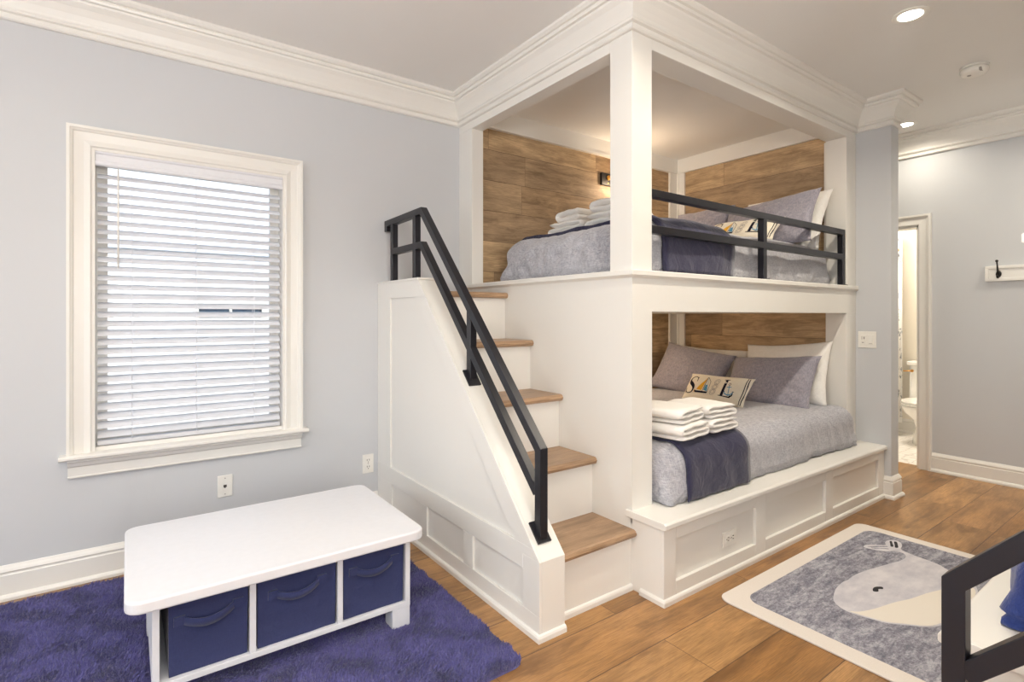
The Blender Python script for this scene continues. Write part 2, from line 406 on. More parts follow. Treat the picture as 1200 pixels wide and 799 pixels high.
# ------------------------------------------------------------------ window with casing, sashes, stool and apron
def window(name, tf, x0, x1, z0, z1, casing=.092):
    """built in the window wall's plane (y=YW, room towards -y), then passed through tf"""
    t = thing(name, (0, 0, 0), None, None); del t['label']; del t['category']; t['kind'] = 'structure'
    t.location = tf(Vector(((x0+x1)/2, YW, z0)))
    def fin(nm, b, mat, par=None, bevel=.0):
        for v in b.bm.verts: v.co = tf(v.co)
        return obj(nm, b, mat, par or t, bevel=bevel)
    # casing: flat board with a stepped back band, mitred
    prof = [(0, 0), (0, .020), (.006, .026), (.030, .018), (.066, .022), (.070, .030), (.076, .034), (.080, .040), (.092, .040), (.094, 0)]
    b = B(); bm = b.bm; rings = []
    for (cx, cz, sx, sz) in ((x0, z0, -1, 0), (x0, z1, -1, 1), (x1, z1, 1, 1), (x1, z0, 1, 0)):
        rings.append([bm.verts.new((cx+sx*o, YW-d, cz+sz*o)) for o, d in prof])
    for a, c in zip(rings, rings[1:]):
        for j in range(len(prof)): bm.faces.new((a[j], a[(j+1) % len(prof)], c[(j+1) % len(prof)], c[j]))
    bm.faces.new(rings[0]); bm.faces.new(rings[-1][::-1]); fin('casing', b, mt['trim'])
    # jamb liner
    b = B(); b.box(x0, x0+.012, YW-.018, YW+.15, z0, z1); b.box(x1-.012, x1, YW-.018, YW+.15, z0, z1)
    b.box(x0+.012, x1-.012, YW-.018, YW+.15, z1-.012, z1); b.box(x0+.012, x1-.012, YW, YW+.15, z0, z0+.02); fin('jamb', b, mt['trim'])
    # stool with moulded nose, apron with returned ends
    b = B(); sp = [(YW+.02, z0+.002), (YW-.062, z0+.002), (YW-.070, z0-.004), (YW-.070, z0-.014), (YW-.060, z0-.020), (YW-.050, z0-.022), (YW+.0, z0-.022)]
    b.prism(sp, 0, x0-.118, x1+.118); fin('stool', b, mt['trim'])
    b = B(); ap = [(0, -.020), (.046, -.020), (.046, -.030), (.036, -.038), (.030, -.052), (.018, -.060), (.018, -.100), (.022, -.104), (.020, -.110), (0, -.112)]
    b.sweep(ap, [(x0-.088, YW+.001), (x0-.088, YW), (x1+.088, YW), (x1+.088, YW+.001)][1:3], z=z0); fin('apron', b, mt['trim'])
    # sashes
    yf = YW+.095; zm = z0 + (z1-z0)*.5
    for nm, a, c, yy in (('sash', z0+.02, z1-.012, yf),):
        f = .045; b = B()
        b.box(x0+.012, x0+.012+f, yy, yy+.03, a, c); b.box(x1-.012-f, x1-.012, yy, yy+.03, a, c)
        b.box(x0+.012+f, x1-.012-f, yy, yy+.03, a, a+f); b.box(x0+.012+f, x1-.012-f, yy, yy+.03, c-f, c); s_ = fin(nm, b, mt['plastic'])
        b = B(); b.box(x0+.05, x1-.05, yy+.012, yy+.016, a+.04, c-.04)
        for v in b.bm.verts: v.co = tf(v.co)
        g = obj('glass', b, mt['glass'], s_)
    return t
ident = lambda v: v.copy()
backtf = lambda v: Vector((v.x, 2*MM-v.y, v.z))
window('window_1', ident, WX0, WX1, WZ0, WZ1)
window('window_2', backtf, WX0, WX1, WZ0, WZ1)
def lefttf(v): return Vector((XL - (v.y-YW), v.x, v.z))
window('window_3', lefttf, LW[0][0], LW[0][1], .605, 2.1)
window('window_4', lefttf, LW[1][0], LW[1][1], .605, 2.1)

# venetian blind in the visible window
t = thing('venetian_blind', ((WX0+WX1)/2, YW+.03, WZ0+.02), 'white horizontal slat window blind, half open, filling the window', 'blind')
xa, xb = WX0+.016, WX1-.016
b = B(); b.prism([(YW-.012, 1.965), (YW-.018, 1.972), (YW-.018, 1.985), (YW-.012, 1.990), (YW-.012, 2.018), (YW-.020, 2.024), (YW-.020, 2.031), (YW+.0, 2.031), (YW+.0, 1.965)], 0, xa-.003, xb+.003)
obj('valance', b, mt['tablew'], t)
b = B(); b.box(xa, xb, YW+.006, YW+.055, 1.975, 2.026); obj('headrail', b, mt['blind'], t)
b = B(); tilt = math.radians(33); pitch = .0445; zz = 1.925; yc = YW+.032
while zz > WZ0+.055:
    P = []
    for (u, h) in ((-.025, 0), (-.0125, .0035), (0, .0045), (.0125, .0035), (.025, 0)):
        P.append((yc + u*math.cos(tilt) - h*math.sin(tilt), zz + u*math.sin(tilt) + h*math.cos(tilt)))
    poly = P + [(p[0]+.0008, p[1]-.0026) for p in P[::-1]]
    b.prism(poly, 0, xa+.004, xb-.004); zz -= pitch
obj('slats', b, mt['blind'], t, smooth=False)
b = B(); b.box(xa+.004, xb-.004, yc-.024, yc+.024, WZ0+.024, WZ0+.044); obj('bottom_rail', b, mt['blind'], t, bevel=.004)
for xx in (WX0+.155, (WX0+WX1)/2, WX1-.155):
    b = B(); b.cyl((xx, yc-.0262, 1.975), (xx, yc-.0262, WZ0+.04), .0012, n=6); b.cyl((xx, yc+.026, 1.975), (xx, yc+.026, WZ0+.04), .0012, n=6)
    obj('ladder_cord', b, mt['blind'], t)
b = B(); b.cyl((WX0+.10, YW-.006, 1.955), (WX0+.10, YW-.006, 1.48), .0042, n=8); b.cyl((WX0+.10, YW-.004, 1.985), (WX0+.10, YW-.006, 1.955), .002, n=6)
obj('tilt_wand', b, mt['plastic'], t)

# ------------------------------------------------------------------ electrical plates (built facing -y, local)
def plate(name, loc, rz, label, cat, w=.072, h=.116, kind='duplex', col=None, roll=0, group=None):
    t = thing(name, loc, label, cat, group, rz); t.rotation_euler = (0, roll, rz)
    b = B(); b.box(-w/2, w/2, -.006, 0, -h/2, h/2); obj('cover_plate', b, col or mt['plastic'], t, world=False, bevel=.003)
    if kind == 'duplex':
        for s in (-1, 1):
            b = B(); b.box(-.016, .016, -.0085, -.004, s*.0205-.0145, s*.0205+.0145); r = obj('socket', b, col or mt['plastic'], t, world=False, bevel=.002)
            b = B(); z = s*.0205
            b.box(-.0085, -.0055, -.0092, -.0080, z-.002, z+.009); b.box(.0055, .0085, -.0092, -.0080, z-.002, z+.009); b.cyl((0, -.0092, z-.009), (0, -.0080, z-.009), .0028, n=10)
            obj('slot', b, mt['slot'], r, world=False)
        b = B(); b.cyl((0, -.0075, 0), (0, -.005, 0), .003, n=10); obj('screw', b, mt['ropegrey'], t, world=False)
    if kind == 'phone':
        b = B(); b.box(-.0075, .0075, -.0072, -.004, -.006, .007); b.box(-.003, .003, -.0073, -.004, -.010, -.005); obj('jack', b, mt['slot'], t, world=False)
        for s in (-1, 1):
            b = B(); b.cyl((0, -.0075, s*.042), (0, -.005, s*.042), .003, n=10); obj('screw', b, mt['ropegrey'], t, world=False)
    if kind == 'switch':
        for i, x in enumerate((-.023, .023)):
            b = B(); b.box(x-.0165, x+.0165, -.010, -.004, -.033, .033); r = obj('rocker', b, mt['plastic'], t, world=False, bevel=.002)
            b = B()
            if i == 0:
                b.box(x-.009, x-.006, -.0108, -.009, .000, .022); b.box(x+.002, x+.010, -.0108, -.009, .003, .020); b.box(x-.008, x+.006, -.0108, -.009, -.024, -.018)
            else: b.box(x-.010, x+.010, -.0108, -.009, -.027, -.024)
            obj('indicator', b, mt['ropegrey'], r, world=False)
    return t
plate('power_outlet', (1.215, YW, .331), 0, 'white duplex power outlet on the blue-grey wall beside the stair panel', 'outlet')
plate('phone_jack_plate', (.425, YW, .339), 0, 'white phone jack wall plate below the window above the white table', 'wall plate', kind='phone')
plate('light_switch', (XP, 1.577, 1.082), -PI/2, 'white double switch plate on the wall end right of the bunk beds', 'switch', w=.115, kind='switch')
plate('power_outlet', (2.385, 1.4725+.017, .166), 0, 'white sideways power outlet set in the base panel under the lower bed', 'outlet', roll=PI/2)
plate('power_outlet', (3.165, 3.12, 2.085), 0, 'tan outlet plate on the wood panelling behind the upper bed towels', 'outlet', col=paint('tan_plate', lin(232,206,170), .4))

# ------------------------------------------------------------------ bunk bed (built-in), and its mirrored twin behind the right edge
def frame_panels(b, y, face, x0, x1, z0, z1, holes, t=.0115):
    """raised stile-and-rail frame in front (-y) of a recessed face"""
    ops = sorted(holes); cur = x0
    for (a, c, q0, q1) in ops:
        b.box(cur, a, y, face, z0, z1); b.box(a, c, y, face, z0, q0); b.box(a, c, y, face, q1, z1); cur = c
    b.box(cur, x1, y, face, z0, z1)
def ybox(b, *a): b.box(*a)
BL = (XB, YB, 0)
BUNKLBL = 'white built-in double bunk bed with oak-panelled alcoves and black guard rail'
bunk = thing('bunk_bed', BL, 'white built-in double bunk bed with oak-panelled alcoves and black guard rail, beyond the rugs', 'bunk bed')
XO = 2.008; YO = 1.788; ZO = 2.505; ZD = 1.462; XJ = 4.083; ZL = 1.27; YS = 3.045
b = B(); b.box(XB, XO, YB, YO, ZD, ZC-.001); obj('corner_post', b, mt['trim'], bunk, bevel=.003)
b = B(); b.box(XO, XP, YB, YO, ZO, ZC-.001); b.box(XB, XB+.09, YO, YW, ZO, ZC-.001)
b.box(XO, XP, YO, YO+.02, ZO+.012, ZC-.001); obj('header_beam', b, mt['trim'], bunk, bevel=.003)
b = B(); b.sweep(cp, path, 1, 4, z=ZC); obj('crown_moulding', b, mt['trim'], bunk)
b = B(); b.box(XB, XB+.09, YS, YW, ZD, ZO); obj('wall_stile', b, mt['trim'], bunk, bevel=.003)
b = B(); b.box(XJ, XP, YB, YO, ZD, ZO); b.box(XJ+.02, XP, YO, YO+.02, ZD, ZO); obj('end_stile', b, mt['trim'], bunk, bevel=.003)
b = B(); b.box(XJ, XP, YB, YO, .36, ZL); obj('end_stile', b, mt['trim'], bunk, bevel=.003)
b = B(); b.box(XB, XO, YB, YO, .30, ZL); b.box(XB, XB+.045, YO, YW, 0, ZL); b.box(XB, XO, 1.66, YO, 0, .30); obj('side_wall', b, mt['trim'], bunk)
b = B(); b.box(XB, XP, YB, YW, ZL, ZD-.036); obj('deck', b, mt['trim'], bunk)
lp = [(-.03, -.036), (.004, -.036), (.010, -.030), (.020, -.024), (.020, -.004), (.016, 0), (-.03, 0)]
b = B(); b.sweep(lp, [(XB, YW), (XB, YB), (XP+.012, YB)], z=ZD); b.box(XB+.02, XP, YB+.02, YW, ZD-.036, ZD-.002); obj('deck_ledge', b, mt['trim'], bunk)
# base plinth with three recessed panels
YF = 1.4725
b = B(); b.box(XB, XP, YF+.017, 1.66, 0, .330)
frame_panels(b, YF, YF+.017, XB, XP, 0, .330, [(1.953, 2.600, .085, .272), (2.697, 3.365, .085, .272), (3.462, 4.135, .085, .272)])
obj('base_plinth', b, mt['trim'], bunk, bevel=.002)
b = B(); shoe = [(0, 0), (.012, 0), (.012, .018), (.008, .025), (0, .028)]; b.sweep(shoe, [(XB, 1.60), (XB, YF), (XP, YF)]); obj('shoe_moulding', b, mt['trim'], bunk)
b = B(); b.prism([(YF-.018, .334), (YF-.018, .352), (YF-.010, .360), (YW, .360), (YW, .330), (YF-.014, .330)], 0, XB+.001, XP); b.prism([(YF-.018, .334), (YF-.018, .352), (YF-.010, .360), (1.68, .360), (1.68, .330), (YF-.014, .330)], 0, XB-.014, XB+.001); obj('base_ledge', b, mt['trim'], bunk, bevel=.002)
# oak panelling of the two alcoves with corner trims and top bands
b = B(); b.box(XB+.09, XP, 3.12, YW, ZD, 2.575); obj('oak_panelling', b, mt['wood_back'], bunk)
b = B(); b.box(XB+.045, XP, 3.12, YW, .36, ZL); obj('oak_panelling', b, mt['wood_back'], bunk)
b = B(); b.box(4.15, XP, YO+.0, 3.12, ZD, 2.575); obj('oak_panelling', b, mt['wood_side'], bunk)
b = B(); b.box(4.15, XP, YO, 3.12, .36, ZL); obj('oak_panelling', b, mt['wood_side'], bunk)
b = B(); b.box(XB+.09, 4.15, 3.098, 3.12, 2.575, 2.69); b.box(4.13, 4.15, YO+.02, 3.12, 2.575, 2.69); b.box(XB+.09, 4.14, 3.09, 3.12, 2.560, 2.578); b.box(4.122, 4.15, YO+.02, 3.12, 2.560, 2.578)
obj('top_band', b, mt['trim'], bunk)
for z0, z1 in ((ZD, 2.56), (.36, ZL)):
    b = B(); b.box(4.025, 4.15, 3.10, 3.12, z0, z1); b.box(4.13, 4.15, 3.025, 3.12, z0, z1); b.box(4.12, 4.132, 3.08, 3.10, z0, z1); obj('corner_trim', b, mt['trim'], bunk, bevel=.002)
b = B(); b.box(XB+.09, XP, YO, YW, 2.69, ZC-.002); obj('alcove_ceiling', b, mt['ceil'], bunk)
# guard rail
gr = bpy.data.objects.new('guard_rail', None); COL.objects.link(gr); gr.parent = bunk; gr.location = (XO-XB, .02, ZD)
YR = 1.672
for z in (1.833, 1.662):
    b = B(); b.box(XO, 4.055, YR-.019, YR+.019, z-.019, z+.019); obj('rail_bar', b, mt['iron'], gr, bevel=.002)
for x in (3.022, 4.055):
    b = B(); b.box(x-.019, x+.019, YR-.0185, YR+.0185, ZD, 1.852); b.box(x-.032, x+.032, YR-.03, YR+.03, ZD, ZD+.006); obj('rail_post', b, mt['iron'], gr, bevel=.002)

# ------------------------------------------------------------------ staircase
st = thing('staircase', (1.28, 1.592, 0), 'white boxed staircase with oak treads climbing to the upper bunk beside the window wall', 'staircase')
XA, XI = 1.28, 1.41; RISE = .278
outline = [(1.592, 0), (1.592, .302), (2.640, 1.447), (YW, 1.447), (YW, 0)]
b = B(); b.prism(outline, 0, XA+.012, XI)
# raised frame: rails and stiles on the outer face
f0, f1 = XA, XA+.012
b.prism([(1.592, 0), (YW, 0), (YW, .092), (1.592, .092)], 0, f0, f1)
b.prism([(1.592, .092), (1.697, .092), (1.697, .302), (1.592, .302)], 0, f0, f1)
b.prism([(1.697, .244), (YW, .244), (YW, .340), (1.627, .340), (1.592, .302), (1.697, .302)], 0, f0, f1)
for a, c in ((2.078, 2.160), (2.540, 2.620), (3.0, YW)): b.prism([(a, .092), (c, .092), (c, .244), (a, .244)], 0, f0, f1)
b.prism([(3.022, .340), (YW, .340), (YW, 1.447), (3.022, 1.447)], 0, f0, f1)
b.prism([(2.640, 1.447), (2.555, 1.354), (3.022, 1.354), (3.022, 1.447)], 0, f0, f1)
b.prism([(1.627, .340), (1.752, .340), (2.680, 1.354), (2.555, 1.354)], 0, f0, f1)
obj('side_panel', b, mt['trim'], st, bevel=.0015)
b = B(); b.prism([(2.632, 1.447), (YW, 1.447), (YW, 1.459), (2.636, 1.459)], 0, XA-.006, XI+.003); obj('newel_cap', b, mt['trim'], st, bevel=.002)
b = B(); b.sweep(shoe, [(XA, YW), (XA, 1.592), (XI, 1.592)]); b.sweep(shoe, [(XI, 1.655), (XB-.001, 1.655)]); obj('shoe_moulding', b, mt['trim'], st)
for i in range(5):
    y = 1.655 + .2508*i; z = RISE*(i+1)
    b = B(); b.box(XI, XB-.001, y, y+.02, RISE*i if i else 0, z-.034); obj('riser', b, mt['trim'], st)
    b = B(); yb = (y+.2508+.0) if i < 4 else YW
    b.prism([(yb, z-.034), (y-.018, z-.034), (y-.027, z-.030), (y-.033, z-.017), (y-.027, z-.005), (y-.018, z), (yb, z)], 0, XI+.0005, XB-.001)
    obj('tread', b, mt['tread'], st)
# handrail
hr = bpy.data.objects.new('handrail', None); COL.objects.link(hr); hr.parent = st; hr.location = (.06, .06, .34)
XH = 1.34; w = .038
def poly_bar(nm, pts, w, t):
    """square bar following a polyline in the plane x = XH with mitred corners"""
    b = B(); rings = []
    n = len(pts)
    for i, p in enumerate(pts):
        d1 = (Vector(pts[i]) - Vector(pts[i-1])).normalized() if i else None
        d2 = (Vector(pts[i+1]) - Vector(pts[i])).normalized() if i < n-1 else None
        d1 = d1 or d2; d2 = d2 or d1
        n1 = Vector((-d1.y, d1.x)); n2 = Vector((-d2.y, d2.x)); mv = n1+n2; mv = mv/mv.dot(n1)
        a = Vector(p)+mv*w/2; c = Vector(p)-mv*w/2
        rings.append([b.bm.verts.new((XH-t/2, a.x, a.y)), b.bm.verts.new((XH+t/2, a.x, a.y)), b.bm.verts.new((XH+t/2, c.x, c.y)), b.bm.verts.new((XH-t/2, c.x, c.y))])
    for a, c in zip(rings, rings[1:]):
        for j in range(4): b.bm.faces.new((a[j], a[(j+1) % 4], c[(j+1) % 4], c[j]))
    b.bm.faces.new(rings[0]); b.bm.faces.new(rings[-1][::-1])
    return obj(nm, b, mt['iron'], hr, bevel=.002)
slope = (1.836-.715)/(2.700-1.655)
zsl = lambda y: .302 + (y-1.592)*1.0926
poly_bar('top_rail', [(3.19, 1.780), (3.19, 1.830), (2.700, 1.836), (1.655, .715), (1.655, zsl(1.655)-.004)], w, w)
poly_bar('middle_rail', [(3.10, 1.646), (2.700, 1.646), (1.670, 1.646-slope*1.03)], w*.98, w*.96)
for y, z0, z1 in ((3.10, 1.459, 1.82), (2.785, 1.459, 1.82)):
    b = B(); b.box(XH-.018, XH+.018, y-.018, y+.018, z0, z1); b.box(XH-.03, XH+.03, y-.03, y+.03, z0, z0+.006); obj('rail_post', b, mt['iron'], hr, bevel=.002)
b = B(); y = 2.185; b.box(XH-.018, XH+.018, y-.018, y+.018, zsl(y)-.002, .715+slope*(y-1.655)-.005); obj('rail_post', b, mt['iron'], hr, bevel=.002)
for y in (2.185, 1.665):
    b = B(); n_ = Vector((-1.0926, 1)).normalized()
    z = zsl(y); dy = .045*math.cos(math.atan(1.0926)); dz = .045*math.sin(math.atan(1.0926))
    b.prism([(y-dy, z-dz+.001), (y+dy, z+dz+.001), (y+dy-.005, z+dz+.007), (y-dy-.005, z-dz+.007)], 0, XH-.033, XH+.033); obj('base_plate', b, mt['iron'], hr)

# ------------------------------------------------------------------ bedding
def nz(v, s, o=0): return noise.noise(Vector((v[0]*s+o, v[1]*s+o*1.7, v[2]*s-o)))
def rounded_slab(x0, x1, y0, y1, z0, z1, r, res=.03, disp=None, rb=.03):
    """closed slab: big soft radius on the top edges and corners, small at the bottom"""
    bm = bmesh.new(); cache = {}
    nx = max(4, int((x1-x0)/res)); ny = max(4, int((y1-y0)/res)); nzc = max(4, int((z1-z0)/res*1.3))
    def V(i, j, k):
        key = (i, j, k)
        if key in cache: return cache[key]
        p = Vector((x0+(x1-x0)*i/nx, y0+(y1-y0)*j/ny, z0+(z1-z0)*k/nzc))
        f = k/nzc; rr = rb+(r-rb)*min(1, f*2.2)
        c = Vector((min(max(p.x, x0+rr), x1-rr), min(max(p.y, y0+rr), y1-rr), min(max(p.z, z0+min(rb, rr)), z1-rr)))
        d = p-c
        if d.length > 1e-6:
            rad = min(rb, rr) if p.z < c.z else rr
            p = c + d.normalized()*rad if d.length > 1e-6 else p
        nrm = (p-c).normalized() if (p-c).length > 1e-6 else Vector((0, 0, 1))
        if disp: p = p + nrm*disp(p)
        p.z = max(p.z, z0)
        v = bm.verts.new(p); cache[key] = v; return v
    def face(a, b_, c, d):
        f = bm.faces.new((V(*a), V(*b_), V(*c), V(*d))); f.smooth = True
    for i in range(nx):
        for j in range(ny):
            face((i, j, 0), (i, j+1, 0), (i+1, j+1, 0), (i+1, j, 0)); face((i, j, nzc), (i+1, j, nzc), (i+1, j+1, nzc), (i, j+1, nzc))
    for i in range(nx):
        for k in range(nzc):
            face((i, 0, k), (i+1, 0, k), (i+1, 0, k+1), (i, 0, k+1)); face((i, ny, k), (i, ny, k+1), (i+1, ny, k+1), (i+1, ny, k))
    for j in range(ny):
        for k in range(nzc):
            face((0, j, k), (0, j, k+1), (0, j+1, k+1), (0, j+1, k)); face((nx, j, k), (nx, j+1, k), (nx, j+1, k+1), (nx, j, k+1))
    return bm
def duvet_disp(z0, z1, fx, amp=.014):
    def f(p):
        h = (p.z-z0)/(z1-z0)
        s = amp*nz(p, 3.2) + .4*amp*nz(p, 9, 3)
        fold = abs(noise.noise(Vector((p.x*9+p.z*4, p.y*2, 2.2))))
        s += (1-h)*.016*(.5-fold)*1.6
        h1 = 1-abs(((p.x*.8+p.z*1.5) % .46)/.46*2-1); s += .010*max(0, 1-h*.7)*noise.noise(Vector((p.x*3.1-p.z*5, p.y*2.2, 7)))*2*h1
        near = max(0, 1-abs(p.x-fx)/.20)*(1-.6*h)
        s += near*.036*noise.noise(Vector((p.x*18+3, p.z*16, p.y*16)))
        return s
    return f
def runner_mesh(x0, x1, y0, y1, z0, z1, r, disp, gap=.007, zb=None, zback=None):
    """cloth band across the bed, following the slab's own section"""
    zb = z0+.01 if zb is None else zb; zback = zb if zback is None else zback
    sec = [(y0, zb+(z1-r-zb)*i/8) for i in range(8)]
    for i in range(11):
        a = PI/2*i/10; sec.append((y0+r-r*math.cos(a), z1-r+r*math.sin(a)))
    ny = 36
    for i in range(1, ny): sec.append((y0+r+(y1-y0-2*r)*i/ny, z1))
    for i in range(11):
        a = PI/2*i/10; sec.append((y1-r+r*math.sin(a), z1-r+r*math.cos(a)))
    for i in range(1, 9): sec.append((y1, z1-r-(z1-r-zback)*i/8))
    bm = bmesh.new(); nx = 16; top = []; bot = []
    for i in range(nx+1):
        x = x0+(x1-x0)*i/nx; ra = []; rb = []
        for (y, z) in sec:
            c = Vector((x, min(max(y, y0+r), y1-r), min(z, z1-r))); p = Vector((x, y, z)); d = (p-c).normalized() if (p-c).length > 1e-5 else Vector((0, 0, 1))
            s = disp(p)
            edge = .010*noise.noise(Vector((y*5, z*5, x0*3))) * (1 if i in (0, nx) else 0)
            sag = .004*noise.noise(Vector((x*22, y*5, z*5)))
            q = p + d*(s+gap+sag); q.x += edge
            ra.append(bm.verts.new(q)); rb.append(bm.verts.new(q-d*(gap-.007)))
        top.append(ra); bot.append(rb)
    n = len(sec)
    for i in range(nx):
        for j in range(n-1):
            for L, fl in ((top, 0), (bot, 1)):
                q = (L[i][j], L[i+1][j], L[i+1][j+1], L[i][j+1]); f = bm.faces.new(q if fl else q[::-1]); f.smooth = True
    for j in range(n-1):
        bm.faces.new((top[0][j], bot[0][j], bot[0][j+1], top[0][j+1])); bm.faces.new((top[nx][j], top[nx][j+1], bot[nx][j+1], bot[nx][j]))
    for i in range(nx):
        bm.faces.new((top[i][0], top[i+1][0], bot[i+1][0], bot[i][0])); bm.faces.new((top[i][n-1], bot[i][n-1], bot[i+1][n-1], top[i+1][n-1]))
    return bm
def bed(x0, x1, y0, y1, z0, z1, r, rx0, rx1, lab, mirrored=False, gap=.014):
    dd = duvet_disp(z0, z1, x0)
    my = (lambda bm: [setattr(v.co, 'y', mir(v.co.y)) for v in bm.verts]) if mirrored else (lambda bm: None)
    c = ((x0+x1)/2, mir((y0+y1)/2) if mirrored else (y0+y1)/2, z0)
    bm = rounded_slab(x0+.09, x1-.09, y0+.09, y1-.09, z0+.0005, z1-.065, .07, .08); my(bm)
    mo = obj('mattress', bm, mt['wpillow'], at=c); tag(mo, 'white mattress of the %s, mostly hidden by the duvet' % lab, 'mattress')
    bm = rounded_slab(x0, x1, y0, y1, z0+.001, z1, r, .022, dd)
    for v in bm.verts: v.co.x = min(max(v.co.x, x0-.015), x1+.0 if x1 > 4 else x1); v.co.y = min(max(v.co.y, y0-.030), y1+.018); v.co.z = max(v.co.z, z0+.003)
    bm.normal_update()
    bmesh.ops.delete(bm, geom=[f for f in bm.faces if max(v.co.z for v in f.verts) < z0+.0045], context='FACES_ONLY'); my(bm)
    # keep the cover a shell around the mattress
    o = obj('duvet', bm, mt['duvet'], at=c); sd = o.modifiers.new('thickness', 'SOLIDIFY'); sd.thickness = .008; sd.offset = -1; tag(o, 'grey-blue chambray duvet spread over the %s' % lab, 'duvet')
    bm = runner_mesh(rx0, rx1, y0, y1, z0, z1, r, dd, gap); my(bm)
    o = obj('bed_runner', bm, mt['navy'], at=c); tag(o, 'dark navy runner laid across the foot of the %s' % lab, 'bed runner')
LB = dict(x0=2.045, x1=4.072, y0=1.575, y1=3.07, z0=.361, z1=.632, r=.11)
UB = dict(x0=2.03, x1=4.070, y0=1.735, y1=2.95, z0=ZD, z1=1.748, r=.125)
bed(*LB.values(), 2.15, 2.68, 'lower bunk')
bed(*UB.values(), 2.17, 2.78, 'upper bunk', gap=.028)

# pillows: local x = width, y = height, z = thickness
def pillow_surf(w, h, t, u, v, seed=0, side=1, plump=.5, wr=1.0):
    cu = 1-.075*(1-v*v)*abs(u)**3; cv = 1-.085*(1-u*u)*abs(v)**3
    x = w/2*u*cu; y = h/2*v*cv
    e = max(0.0, (1-abs(u)**3.2)*(1-abs(v)**3.2))
    z = t/2*e**plump*(.86+.3*noise.noise(Vector((u*1.3+seed, v*1.3, seed*2.1))))
    wrk = .0085*noise.noise(Vector((u*5+seed, v*5, seed)))*e + .005*noise.noise(Vector((u*12, v*3, seed+5)))*e
    # puckers running in from the corners
    wrk += .008*noise.noise(Vector((math.atan2(v, u)*5, seed, 0)))*min(1, (u*u+v*v))*e**.3
    return Vector((x, y, side*(z+wrk*wr)+.002*side))
def pillow(name, w, h, t, M4, mat, label, cat='pillow', seed=0, piping=None, flange=0, n=40, group=None, wr=1.0):
    bm = bmesh.new(); L = {}
    for s in (1, -1):
        for i in range(n+1):
            for j in range(n+1):
                u = -1+2*i/n; v = -1+2*j/n
                edge = i in (0, n) or j in (0, n)
                if edge and s == -1: L[(s, i, j)] = L[(1, i, j)]; continue
                p = pillow_surf(w, h, t, u, v, seed, s, wr=wr)
                if edge: p.z = .004*noise.noise(Vector((u*4, v*4, seed)))
                L[(s, i, j)] = bm.verts.new(p)
    for s in (1, -1):
        for i in range(n):
            for j in range(n):
                q = [L[(s, i, j)], L[(s, i+1, j)], L[(s, i+1, j+1)], L[(s, i, j+1)]]
                f = bm.faces.new(q if s == 1 else q[::-1]); f.smooth = True
    o = obj(name, bm, mat); o.matrix_world = M4; tag(o, label, cat, group)
    return o
def frame(c, right, up):
    r = Vector(right).normalized(); u = Vector(up); u = (u - r*u.dot(r)).normalized(); n = r.cross(u)
    m_ = Matrix((r, u, n)).transposed().to_4x4(); m_.translation = Vector(c); return m_
# each pillow leans against the alcove's end wall: right = -y, up leans towards +x, the face looks to -x
def lean(x, y, z, deg, yaw=0, roll=0):
    r = Vector((math.sin(math.radians(yaw)), -math.cos(math.radians(yaw)), 0))
    up = Vector((math.cos(math.radians(yaw))*math.sin(math.radians(deg)), math.sin(math.radians(yaw))*math.sin(math.radians(deg)), math.cos(math.radians(deg))))
    f = frame((x, y, z), r, up)
    return f @ Matrix.Rotation(math.radians(roll), 4, 'Z')
def pillow_set(z, sail, low):
    if low:
        pillow('pillow', .66, .48, .15, lean(3.99, 2.04, z+.200, 20, -4, 5), mt['wpillow'], 'white pillow at the back right of the lower bunk, behind the grey sham', seed=1)
        pillow('pillow', .66, .48, .15, lean(3.99, 2.70, z+.150, 32, 4, -2), mt['wpillow'], 'white pillow at the back left of the lower bunk, only its top edge showing', seed=2)
        pillow('pillow', .66, .44, .15, lean(3.79, 2.05, z+.145, 33, -3, 5), mt['gpillow'], 'grey chambray pillow on the right of the lower bunk, leaning on a white pillow', seed=3)
        pillow('pillow', .64, .44, .15, lean(3.77, 2.70, z+.170, 30, 6, -9), mt['gpillow'], 'grey chambray pillow in the left corner of the lower bunk', seed=4)
    else:
        pillow('pillow', .66, .48, .13, lean(3.92, 2.03, z+.185, 24, -4, 0), mt['wpillow'], 'white pillow at the right end of the upper bunk, behind the large grey sham', seed=6)
        pillow('pillow', .66, .48, .15, lean(3.96, 2.66, z+.150, 32, 4, 0), mt['wpillow'], 'white pillow at the back of the upper bunk, hidden by the left grey sham', seed=7)
        pillow('pillow', .70, .44, .13, lean(3.72, 2.03, z+.170, 29, -3, 5), mt['gpillow'], 'large grey chambray pillow at the right of the upper bunk', seed=8)
        pillow('pillow', .50, .44, .15, lean(3.76, 2.60, z+.190, 28, 6, 2), mt['gpillow'], 'small grey chambray pillow at the left of the upper bunk headboard', seed=9)
pillow_set(LB['z1']-.012, None, True)
pillow_set(UB['z1']-.012, None, False)

